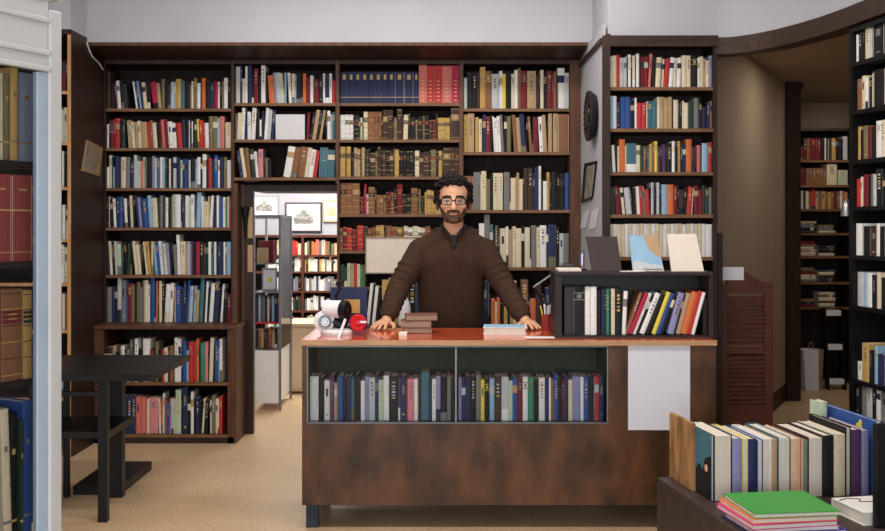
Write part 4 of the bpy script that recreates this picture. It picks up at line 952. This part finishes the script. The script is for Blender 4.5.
while z < ztp - .085:
    if not .66 < z < .725: mb.prism([(x0 + .041, Y + .001, z), (x1 - .051, Y + .001, z), (x1 - .051, Y + .027, z + .022), (x0 + .041, Y + .027, z + .022)], [(x0 + .041, Y + .001, z + .006), (x1 - .051, Y + .001, z + .006), (x1 - .051, Y + .027, z + .028), (x0 + .041, Y + .027, z + .028)], LOUV)
    z += .027
build(mb, 'slats', ld)
tag(build(bx(PX(722.5, Y), PX(743.5, Y), Y - .006, Y - .001, PZ(280, Y), PZ(267, Y), PAPER), 'white_card'), 'white card fixed to the top of the louvred half door', 'card')
build(bx(PX(717.8, 5.97) , PX(722.5, 5.97), 5.965, 6.0, 0, PZ(233, 5.97), WOOD), 'trim_10')['kind'] = 'structure'
pb = thing('paper_bag', 'white and brown paper bag standing on the floor of the dim room', 'bag', (PX(813, 8.9), 8.95, 0))
m2 = mat('kraft_paper', (150, 124, 98), .8, scale=15)
xa, xb, xc_ = PX(802, 8.9), PX(816, 8.9), PX(821, 8.9)
build(MB().prism([(xa + .02, 8.86, 0), (xb + .01, 8.86, 0), (xb + .01, 9.0, 0), (xa + .02, 9.0, 0)], [(xa - .01, 8.84, .36), (xb, 8.84, .36), (xb, 9.0, .36), (xa - .01, 9.0, .36)], PAPER), 'front', pb)
build(MB().prism([(xb + .011, 8.862, 0), (xc_, 8.88, 0), (xc_, 9.0, 0), (xb + .011, 9.0, 0)], [(xb + .001, 8.842, .36), (xc_ + .01, 8.86, .36), (xc_ + .01, 9.0, .36), (xb + .001, 9.0, .36)], m2), 'side', pb)
build(MB().tube([(xa + .04, 8.85, .36), (xa + .05, 8.85, .43), (xb - .05, 8.85, .43), (xb - .04, 8.85, .36)], .004, m2, 6), 'handle', pb)
ss = thing('step_stool', 'dark step stool with three pale treads in the dim room', 'stool', (PX(836, 8.6), 8.7, 0))
xa, xb = PX(829, 8.9), PX(845, 8.9)
for yy, t_ in ((311, 'tread'), (345, 'tread'), (379, 'tread')):
    z = PZ(yy, 8.9); dy = (z - .1) * .12
    build(bx(xa + .005, xb - .005, 8.9 + dy, 8.96 + dy, z - .05, z, WHITEP), 'tread', ss, bevel=.004)
for x in (xa - .012, xb - .004):
    build(MB().prism([(x, 8.89, 0), (x + .016, 8.89, 0), (x + .016, 8.96, 0), (x, 8.96, 0)], [(x, 8.98, .72), (x + .016, 8.98, .72), (x + .016, 9.05, .72), (x, 9.05, .72)], BLACK), 'rail', ss)
    build(MB().prism([(x, 9.19, 0), (x + .016, 9.19, 0), (x + .016, 9.215, 0), (x, 9.215, 0)], [(x, 9.055, .71), (x + .016, 9.055, .71), (x + .016, 9.075, .71), (x, 9.075, .71)], BLACK), 'rear_leg', ss)
cl_ = thing('clip_lamp', 'small silver lamp shade clipped to the left end of the far right bookcase', 'lamp', (2.12, 5.22, PZ(216, 5.25)))
build(MB().ring((2.118, 5.235, PZ(216, 5.23)), (2.118, 5.235, 3), [(0, .034), (.05, .026), (.08, .016), (.086, .006)], CHROME, 18), 'shade', cl_, smooth=True)
build(MB().tube([(2.118, 5.235, PZ(202, 5.23)), (2.16, 5.205, PZ(197, 5.23))], .006, BLACK), 'clip', cl_, smooth=True)
# ------------------------------------------------------------------ the man
def remesh(mb, name, vox, it=2, fac=.5):
    me = mb.mesh(name + '_src'); o = bpy.data.objects.new(name + '_src', me); COL.objects.link(o)
    m = o.modifiers.new('r', 'REMESH'); m.mode = 'VOXEL'; m.voxel_size = vox
    if it: s = o.modifiers.new('s', 'SMOOTH'); s.iterations = it; s.factor = fac
    dg = bpy.context.evaluated_depsgraph_get()
    out = bpy.data.meshes.new_from_object(o.evaluated_get(dg)); out.name = name
    bpy.data.objects.remove(o); bpy.data.meshes.remove(me)
    out.materials.clear()
    return out
SKIN = mat('warm_skin', (214, 160, 128), .5, vary=.06, scale=30, spec=.35)
LIPS = mat('lip_skin', (186, 122, 100), .5, vary=.06, scale=30)
BEARD = mat('dark_stubble', (56, 40, 33), .75, rgb2=(122, 90, 72), scale=190, lo=.3, hi=.8)
HAIRM = mat('dark_brown_hair', (12, 9, 9), .6, rgb2=(26, 19, 17), scale=60, bump=.5, spec=.2)
KNIT = mat('dark_brown_knit', (50, 36, 29), .95, rgb2=(78, 57, 46), scale=150, bump=.25, spec=.1, lo=.3, hi=.72)
COLLAR = mat('charcoal_collar', (34, 29, 29), .8, vary=.1, scale=60)
TROUS = mat('dark_trousers', (34, 34, 42), .9, vary=.1, scale=60)
SHOE = mat('black_shoe_leather', (20, 18, 18), .4, vary=.1, scale=30)
hx = .0605
def hand(B, wrist, fwd, thumb, zs):
    w = Vector(wrist); f = Vector((fwd[0], fwd[1], 0)).normalized(); l = Vector((-f.y, f.x, 0)) * thumb   # l points to the thumb side
    up = Vector((0, 0, 1))
    root = w + f * .012; root.z = zs + .034
    kn = []
    for k, (o, fl, kz) in enumerate(((.030, .082, .030), (.010, .088, .033), (-.011, .084, .031), (-.030, .074, .027))):
        p = w + f * fl + l * o; p.z = zs + kz; kn.append(p)
        B.capsule(root + l * o * .55, .0165, p, .0125, SKIN)
    B.ell(((w + f * .05).x, (w + f * .05).y, zs + .026), (.036, .036, .018), SKIN)
    for k, (p, ln, sp) in enumerate(zip(kn, (.070, .078, .072, .056), (.16, .04, -.07, -.2))):
        dr = (f + l * sp).normalized()
        a = p + dr * ln * .45; a.z = zs + .027 - .002 * k
        b = p + dr * ln * .78; b.z = zs + .015
        c = p + dr * ln; c.z = zs + .0085
        B.capsule(p, .0108, a, .0096, SKIN, 10); B.capsule(a, .0096, b, .0086, SKIN, 10); B.capsule(b, .0086, c, .0074, SKIN, 10)
    t0 = root + l * .018; t0.z = zs + .026
    t1 = w + f * .045 + l * .052; t1.z = zs + .020
    t2 = w + f * .075 + l * .068; t2.z = zs + .013
    t3 = w + f * .098 + l * .070; t3.z = zs + .0095
    B.capsule(t0, .016, t1, .0125, SKIN, 10); B.capsule(t1, .0118, t2, .0105, SKIN, 10); B.capsule(t2, .0105, t3, .0085, SKIN, 10)
SH = [Vector((-.122, 5.66, 1.322)), Vector((.234, 5.66, 1.322))]
EL = [Vector((-.240, 5.56, 1.125)), Vector((.342, 5.56, 1.125))]
WR = [Vector((-.300, 5.375, .955)), Vector((.442, 5.375, .955))]
FW = [(-.28, -1), (.25, -1)]
ZT = .9096
B = MB()
# torso, hips, legs
B.capsule((.052, 5.69, 1.29), .118, (.052, 5.76, .98), .115, SKIN, 20)
B.capsule((-.05, 5.68, 1.30), .07, (.16, 5.68, 1.30), .07, SKIN)
B.capsule((-.02, 5.78, .90), .105, (.15, 5.78, .90), .105, SKIN)
for s in (-1, 1):
    x = .066 + s * .095
    B.capsule((x, 5.78, .88), .085, (x + s * .015, 5.77, .48), .055, SKIN); B.capsule((x + s * .015, 5.77, .48), .053, (x + s * .02, 5.80, .09), .035, SKIN)
    B.capsule((x + s * .02, 5.81, .05), .038, (x + s * .035, 5.66, .04), .03, SKIN)
for i in (0, 1):
    B.capsule(SH[i], .055, EL[i], .042, SKIN); B.capsule(EL[i], .040, WR[i], .028, SKIN)
    e = WR[i] + Vector((FW[i][0], FW[i][1], 0)).normalized() * .02; e.z = ZT + .036
    B.capsule(WR[i], .027, e, .024, SKIN)
    hand(B, WR[i], FW[i], 1 if i == 0 else -1, ZT)
HS = (1.13, 1.06, 1.045); HC = (hx, 5.60, 1.605)
def hxf(m):
    m.v = [tuple(HC[k] + (v[k] - HC[k]) * HS[k] for k in range(3)) for v in m.v]
    return m
Hd = MB()
# neck, head
B.capsule((hx + .003, 5.655, 1.37), .060, (hx, 5.605, 1.52), .053, SKIN)
Hd.ell((hx, 5.612, 1.622), (.076, .096, .086), SKIN, 22, 16)
Hd.ell((hx, 5.578, 1.572), (.0675, .076, .098), SKIN, 22, 16)
Hd.ell((hx, 5.560, 1.512), (.050, .056, .036), SKIN); Hd.ell((hx, 5.518, 1.490), (.024, .018, .017), SKIN)
Hd.capsule((hx, 5.502, 1.594), .009, (hx, 5.484, 1.555), .0140, SKIN); Hd.ell((hx - .012, 5.498, 1.552), (.009, .010, .008), SKIN); Hd.ell((hx + .012, 5.498, 1.552), (.009, .010, .008), SKIN)
Hd.capsule((hx - .040, 5.522, 1.613), .010, (hx + .040, 5.522, 1.613), .010, SKIN)
for s in (-1, 1):
    Hd.ell((hx + s * .043, 5.530, 1.566), (.020, .018, .018), SKIN); Hd.ell((hx + s * .077, 5.602, 1.578), (.010, .020, .032), SKIN)
Hd.ell((hx, 5.5085, 1.5305), (.024, .010, .0050), SKIN); Hd.ell((hx, 5.5085, 1.5215), (.021, .010, .0055), SKIN)
hxf(Hd); B.add(Hd.v, Hd.f, SKIN)
body = remesh(B, 'person', .0030, 3, .5)
for m in (SKIN, LIPS, BEARD): body.materials.append(m)
rb = random.Random(2)
for p in body.polygons:
    c = Vector([HC[k] + (p.center[k] - HC[k]) / HS[k] for k in range(3)]); x = abs(c.x - hx); z = c.z
    if z > 1.44 and c.y < 5.66:
        if x < .023 and 1.5165 < z < 1.5345 and c.y < 5.512 and abs(z - 1.5255) < .0062 * (1 - (x / .026) ** 2) + .0008: p.material_index = 1; continue
        top = 1.522 + .05 * max(0, (x - .030)) / .04
        if x < .034 and z < 1.5465 - .25 * max(0, x - .022): top = max(top, 1.5465)
        if x > .060: top = 1.60 if c.y > 5.545 else top
        if z < top and z > 1.468 + max(0, c.y - 5.53) * .25 and c.y < 5.60: p.material_index = 2

man = build(body, 'person', smooth=False)
body.polygons.foreach_set('use_smooth', [True] * len(body.polygons))
tag(man, 'bearded man in glasses and dark brown sweater leaning both hands on the counter', 'person')
# eyes
for s in (-1, 1):
    c = (hx + s * .031, 5.5185, 1.592)
    e = build(hxf(MB().ell(c, (.0125, .0125, .0105), mat('eye_white', (168, 160, 152), .25, vary=.02), 14, 10)), 'eye', man, smooth=True)
    build(hxf(MB().ring((c[0] - s * .001, c[1] - .0105, c[2]), (c[0] - s * .001, 0, c[2]), [(0, .0062), (.0022, .005), (.0026, .001)], mat('dark_brown_iris', (40, 26, 20), .2), 14)), 'iris', e, smooth=True)
    ar = [(hx + s * t, 5.512 + .004 * ((t - .03) / .02) ** 2, 1.6145 + .0045 - .0045 * ((t - .030) / .018) ** 2) for t in (.011, .018, .024, .030, .036, .042, .049)]
    build(hxf(MB().tube(ar, .0056, HAIRM, 8)), 'eyebrow', man, smooth=True)
    build(hxf(MB().tube([(hx + s * t, 5.5065 + .0035 * ((t - .031) / .012) ** 2, 1.6015 - .003 * ((t - .031) / .012) ** 2) for t in (.018, .024, .031, .038, .044)], .0026, SKIN, 8)), 'eyelid', man, smooth=True)
# hair: curls
Hh = MB(); rh = random.Random(11)
Hh.ell((hx, 5.632, 1.650), (.088, .094, .080), HAIRM, 20, 14)
for k in range(420):
    a = rh.uniform(0, 2 * math.pi); el = rh.uniform(-.35, 1.0) * math.pi / 2
    dx, dy, dz = math.cos(el) * math.cos(a), math.cos(el) * math.sin(a), math.sin(el)
    if dy < -.30 and dz < .58: continue         # face and forehead stay free
    if dz < -.1 and dy < .15: continue
    rr_ = rh.uniform(.94, 1.06)
    p = (hx + dx * .094 * rr_, 5.625 + dy * .10 * rr_, 1.645 + dz * .095 * rr_)
    q_ = rh.uniform(.008, .014); Hh.ell(p, (q_, q_, q_ * rh.uniform(.8, 1.2)), HAIRM, 10, 7)
for s in (-1, 1):      # sides over the ears and locks on the forehead
    for k in range(34):
        Hh.ell((hx + s * rh.uniform(.084, .104), rh.uniform(5.55, 5.66), rh.uniform(1.592, 1.69)), (.011, .014, .013), HAIRM, 10, 7)
    Hh.capsule((hx + s * .0825, 5.560, 1.60), .008, (hx + s * .0805, 5.560, 1.570), .005, HAIRM)
for k in range(40):
    t = rh.uniform(-1, 1); Hh.ell((hx + t * .080, 5.530 + .03 * t * t + rh.uniform(0, .015), 1.683 - .020 * t * t + rh.uniform(0, .035)), (.011, .011, .010), HAIRM, 10, 7)
hm = remesh(Hh, 'hair', .0033, 1, .4); hm.materials.append(HAIRM)
ho = build(hm, 'hair', man); hm.polygons.foreach_set('use_smooth', [True] * len(hm.polygons))
tx = bpy.data.textures.new('curls', 'CLOUDS'); tx.noise_scale = .009
dm = ho.modifiers.new('curls', 'DISPLACE'); dm.texture = tx; dm.strength = .012; dm.mid_level = .5
# glasses
gf = mat('black_glasses_frame', (14, 14, 16), .3, vary=.1)
fm = MB(); lens = []
for s in (-1, 1):
    pts = []
    for k in range(21):
        a = 2 * math.pi * k / 20; ca, sa = math.cos(a), math.sin(a)
        x = hx + s * .033 + .0255 * math.copysign(abs(ca) ** .6, ca); z = 1.591 + .0175 * math.copysign(abs(sa) ** .6, sa)
        pts.append((x, 5.4935 + .10 * abs(x - hx) ** 1.5, z))
    fm.tube(pts, .0027, gf, 8); lens.append(pts[:-1])
    fm.tube([(hx + s * .058, 5.496, 1.600), (hx + s * .073, 5.515, 1.600), (hx + s * .083, 5.60, 1.597)], .0022, gf, 8)
fm.tube([(hx - .009, 5.4935, 1.595), (hx, 5.489, 1.597), (hx + .009, 5.4935, 1.595)], .0022, gf, 8)
lens = [[tuple(HC[k] + (v[k] - HC[k]) * HS[k] for k in range(3)) for v in q] for q in lens]; go = build(hxf(fm), 'glasses', man, smooth=True)
for pts in lens: build(MB().prism(pts, [(x, y + .001, z) for x, y, z in pts], LENS), 'lens', go)
# sweater
S = MB()
S.capsule((.052, 5.675, 1.27), .145, (.048, 5.735, .93), .145, KNIT, 24)
S.capsule((-.022, 5.67, 1.25), .125, (-.012, 5.735, .93), .122, KNIT, 20); S.capsule((.126, 5.67, 1.25), .125, (.108, 5.735, .93), .122, KNIT, 20)
S.capsule((-.112, 5.665, 1.315), .076, (.005, 5.655, 1.390), .058, KNIT, 18); S.capsule((.222, 5.665, 1.315), .076, (.117, 5.655, 1.390), .058, KNIT, 18)
S.capsule((.005, 5.655, 1.385), .056, (.117, 5.655, 1.385), .056, KNIT, 18)
S.ring((hx + .003, 5.66, 1.37), (hx, 5.645, 1.45), [(0, .085), (.05, .076), (.062, .072)], KNIT, 24)
for i, s in ((0, -1), (1, 1)):
    S.capsule(SH[i] + Vector((0, 0, -.01)), .078, EL[i], .062, KNIT, 18)
    c1 = EL[i] + (WR[i] - EL[i]) * .97
    S.capsule(EL[i], .062, EL[i] + (WR[i] - EL[i]) * .72, .050, KNIT, 18)
    ax = (WR[i] - EL[i]).normalized(); L = (WR[i] - EL[i]).length
    S.ring(EL[i], WR[i], [(L * .3, .058), (L * .72, .052), (L * .80, .056), (L * .88, .047), (L * .93, .044), (L * 1.0, .040)], KNIT, 18)
    for k in range(5):      # folds round the elbow and above the cuff
        t = .12 + .16 * k; c = EL[i] + (WR[i] - EL[i]) * t
        S.ring(c - ax * .012, c + ax * .012, [(0, .050), (.012, .0665 - .012 * t + .003), (.024, .050)], KNIT, 18)
    up = (EL[i] - SH[i]); au = up.normalized()
    for t in (.55, .72, .88):
        c = SH[i] + up * t; S.ring(c - au * .014, c + au * .014, [(0, .06), (.014, .084 - .018 * t + .004), (.028, .06)], KNIT, 18)
S.ring((.066, 5.735, .86), (.066, 5.735, .80), [(0, .13), (.06, .13)], KNIT, 20)
sm_ = remesh(S, 'sweater', .006, 4, .5); sm_.materials.append(KNIT)
# cut the V of the neck and the hem
bm = bmesh.new(); bm.from_mesh(sm_)
kill = [f for f in bm.faces if f.calc_center_median().z > 1.4385 or f.calc_center_median().z < .80
        or (f.calc_center_median().y < 5.62 and abs(f.calc_center_median().x - hx) < max(0, (f.calc_center_median().z - 1.382)) * .62)]
bmesh.ops.delete(bm, geom=kill, context='FACES')
bm.to_mesh(sm_); bm.free()
so = build(sm_, 'sweater', man); sm_.polygons.foreach_set('use_smooth', [True] * len(sm_.polygons))
sd = so.modifiers.new('thickness', 'SOLIDIFY'); sd.thickness = .005; sd.offset = -1
# collar of the shirt underneath: two flaps and a stand
cb = MB()
for s in (-1, 1):
    a = [(hx + s * .004, 5.560, 1.372), (hx + s * .034, 5.553, 1.402), (hx + s * .066, 5.590, 1.425), (hx + s * .076, 5.65, 1.455), (hx + s * .062, 5.645, 1.475), (hx + s * .050, 5.590, 1.452), (hx + s * .020, 5.566, 1.415)]
    cb.prism(a, [(x + s * .004, y - .006, z) for x, y, z in a], COLLAR)
cb.tube([(hx + .062 * math.sin(t), 5.645 + .062 * math.cos(t) * .9, 1.462 + .004 * math.cos(t)) for t in [(-1.7 + 3.4 * k / 14) for k in range(15)]], .010, COLLAR, 8)
cb.prism([(hx - .012, 5.553, 1.335), (hx + .012, 5.553, 1.335), (hx + .016, 5.572, 1.40), (hx - .016, 5.572, 1.40)], [(hx - .012, 5.53, 1.335), (hx + .012, 5.53, 1.335), (hx + .02, 5.556, 1.408), (hx - .02, 5.556, 1.408)], COLLAR)
cm_ = remesh(cb, 'collar', .003, 2, .5); cm_.materials.append(COLLAR)
build(cm_, 'collar', man); cm_.polygons.foreach_set('use_smooth', [True] * len(cm_.polygons))
T_ = MB()
T_.capsule((-.02, 5.78, .90), .125, (.15, 5.78, .90), .125, TROUS, 18)
for s in (-1, 1):
    x = .066 + s * .095
    T_.capsule((x, 5.78, .86), .104, (x + s * .015, 5.775, .48), .078, TROUS, 18); T_.ring((x + s * .015, 5.775, .50), (x + s * .02, 5.80, .07), [(0, .076), (.43, .062)], TROUS, 18)
tm_ = remesh(T_, 'trousers', .008, 3, .5); tm_.materials.append(TROUS)
build(tm_, 'trousers', man); tm_.polygons.foreach_set('use_smooth', [True] * len(tm_.polygons))
for s in (-1, 1):
    x = .066 + s * .115
    Q = MB().capsule((x, 5.82, .048), .046, (x + s * .018, 5.645, .042), .040, SHOE).box(x - .045, x + .045, 5.64, 5.86, .002, .02, SHOE)
    sh = remesh(Q, 'shoe', .005, 3, .5); sh.materials.append(SHOE)
    zmin = min(v.co.z for v in sh.vertices); sh.transform(Matrix.Translation((0, 0, .0005 - zmin)))
    build(sh, 'shoe', man); sh.polygons.foreach_set('use_smooth', [True] * len(sh.polygons))

# ------------------------------------------------------------------ light and camera
def area(name, loc, rot, sx, sy, power, col=(1, 1, 1), spread=180):
    l = bpy.data.lights.new(name, 'AREA'); l.shape = 'RECTANGLE'; l.size = sx; l.size_y = sy; l.energy = power; l.color = col; l.spread = R(spread)
    o = bpy.data.objects.new(name, l); o.location = loc; o.rotation_euler = rot; COL.objects.link(o); return o
area('window_daylight', (-1.6, -2.78, 1.6), (R(90), 0, 0), 2.9, 2.2, 150, (.93, .96, 1))
area('window_daylight', (1.4, -2.78, 1.6), (R(90), 0, 0), 2.5, 2.2, 55, (.93, .96, 1))
area('ceiling_lamp', (-.9, 3.6, 3.27), (0, 0, 0), 1.4, .3, 32, (1, .95, .88))
area('ceiling_lamp', (.7, 3.6, 3.27), (0, 0, 0), 1.4, .3, 32, (1, .95, .88))
area('ceiling_lamp', (-.3, 5.6, 3.27), (0, 0, 0), 2.4, .3, 30, (1, .95, .88))
area('back_room_lamp', (-1.2, 9.3, 2.66), (0, 0, 0), 2.2, 1.6, 130, (1, .97, .92))
area('rear_lamp', (3.6, 8.6, 2.62), (0, 0, 0), .5, .5, 5, (1, .86, .7))
area('passage_fill', (2.75, 6.9, 2.64), (0, 0, 0), .4, .4, 5, (1, .9, .78))  # added fill light without a fixture, lifts the slanting beige passage wall
w = bpy.data.worlds.new('world'); SC.world = w; w.use_nodes = True
w.node_tree.nodes['Background'].inputs['Color'].default_value = (.75, .85, 1, 1); w.node_tree.nodes['Background'].inputs['Strength'].default_value = .15
cam = bpy.data.cameras.new('camera'); co = bpy.data.objects.new('camera', cam); COL.objects.link(co)
co.location = (0, 0, CAMH); co.rotation_euler = (R(90), 0, 0)
cam.sensor_width = 36; cam.lens = F / 885 * 36; cam.shift_y = -(265.5 - HY) / 885; cam.shift_x = 0
cam.clip_start = .05
SC.camera = co
SC.view_settings.view_transform = 'Standard'; SC.view_settings.look = 'None'; SC.view_settings.gamma = 1; SC.view_settings.exposure = .12
SC.view_settings.use_curve_mapping = False
SC.cycles.use_denoising = True
SC.cycles.max_bounces = 10; SC.cycles.transparent_max_bounces = 16
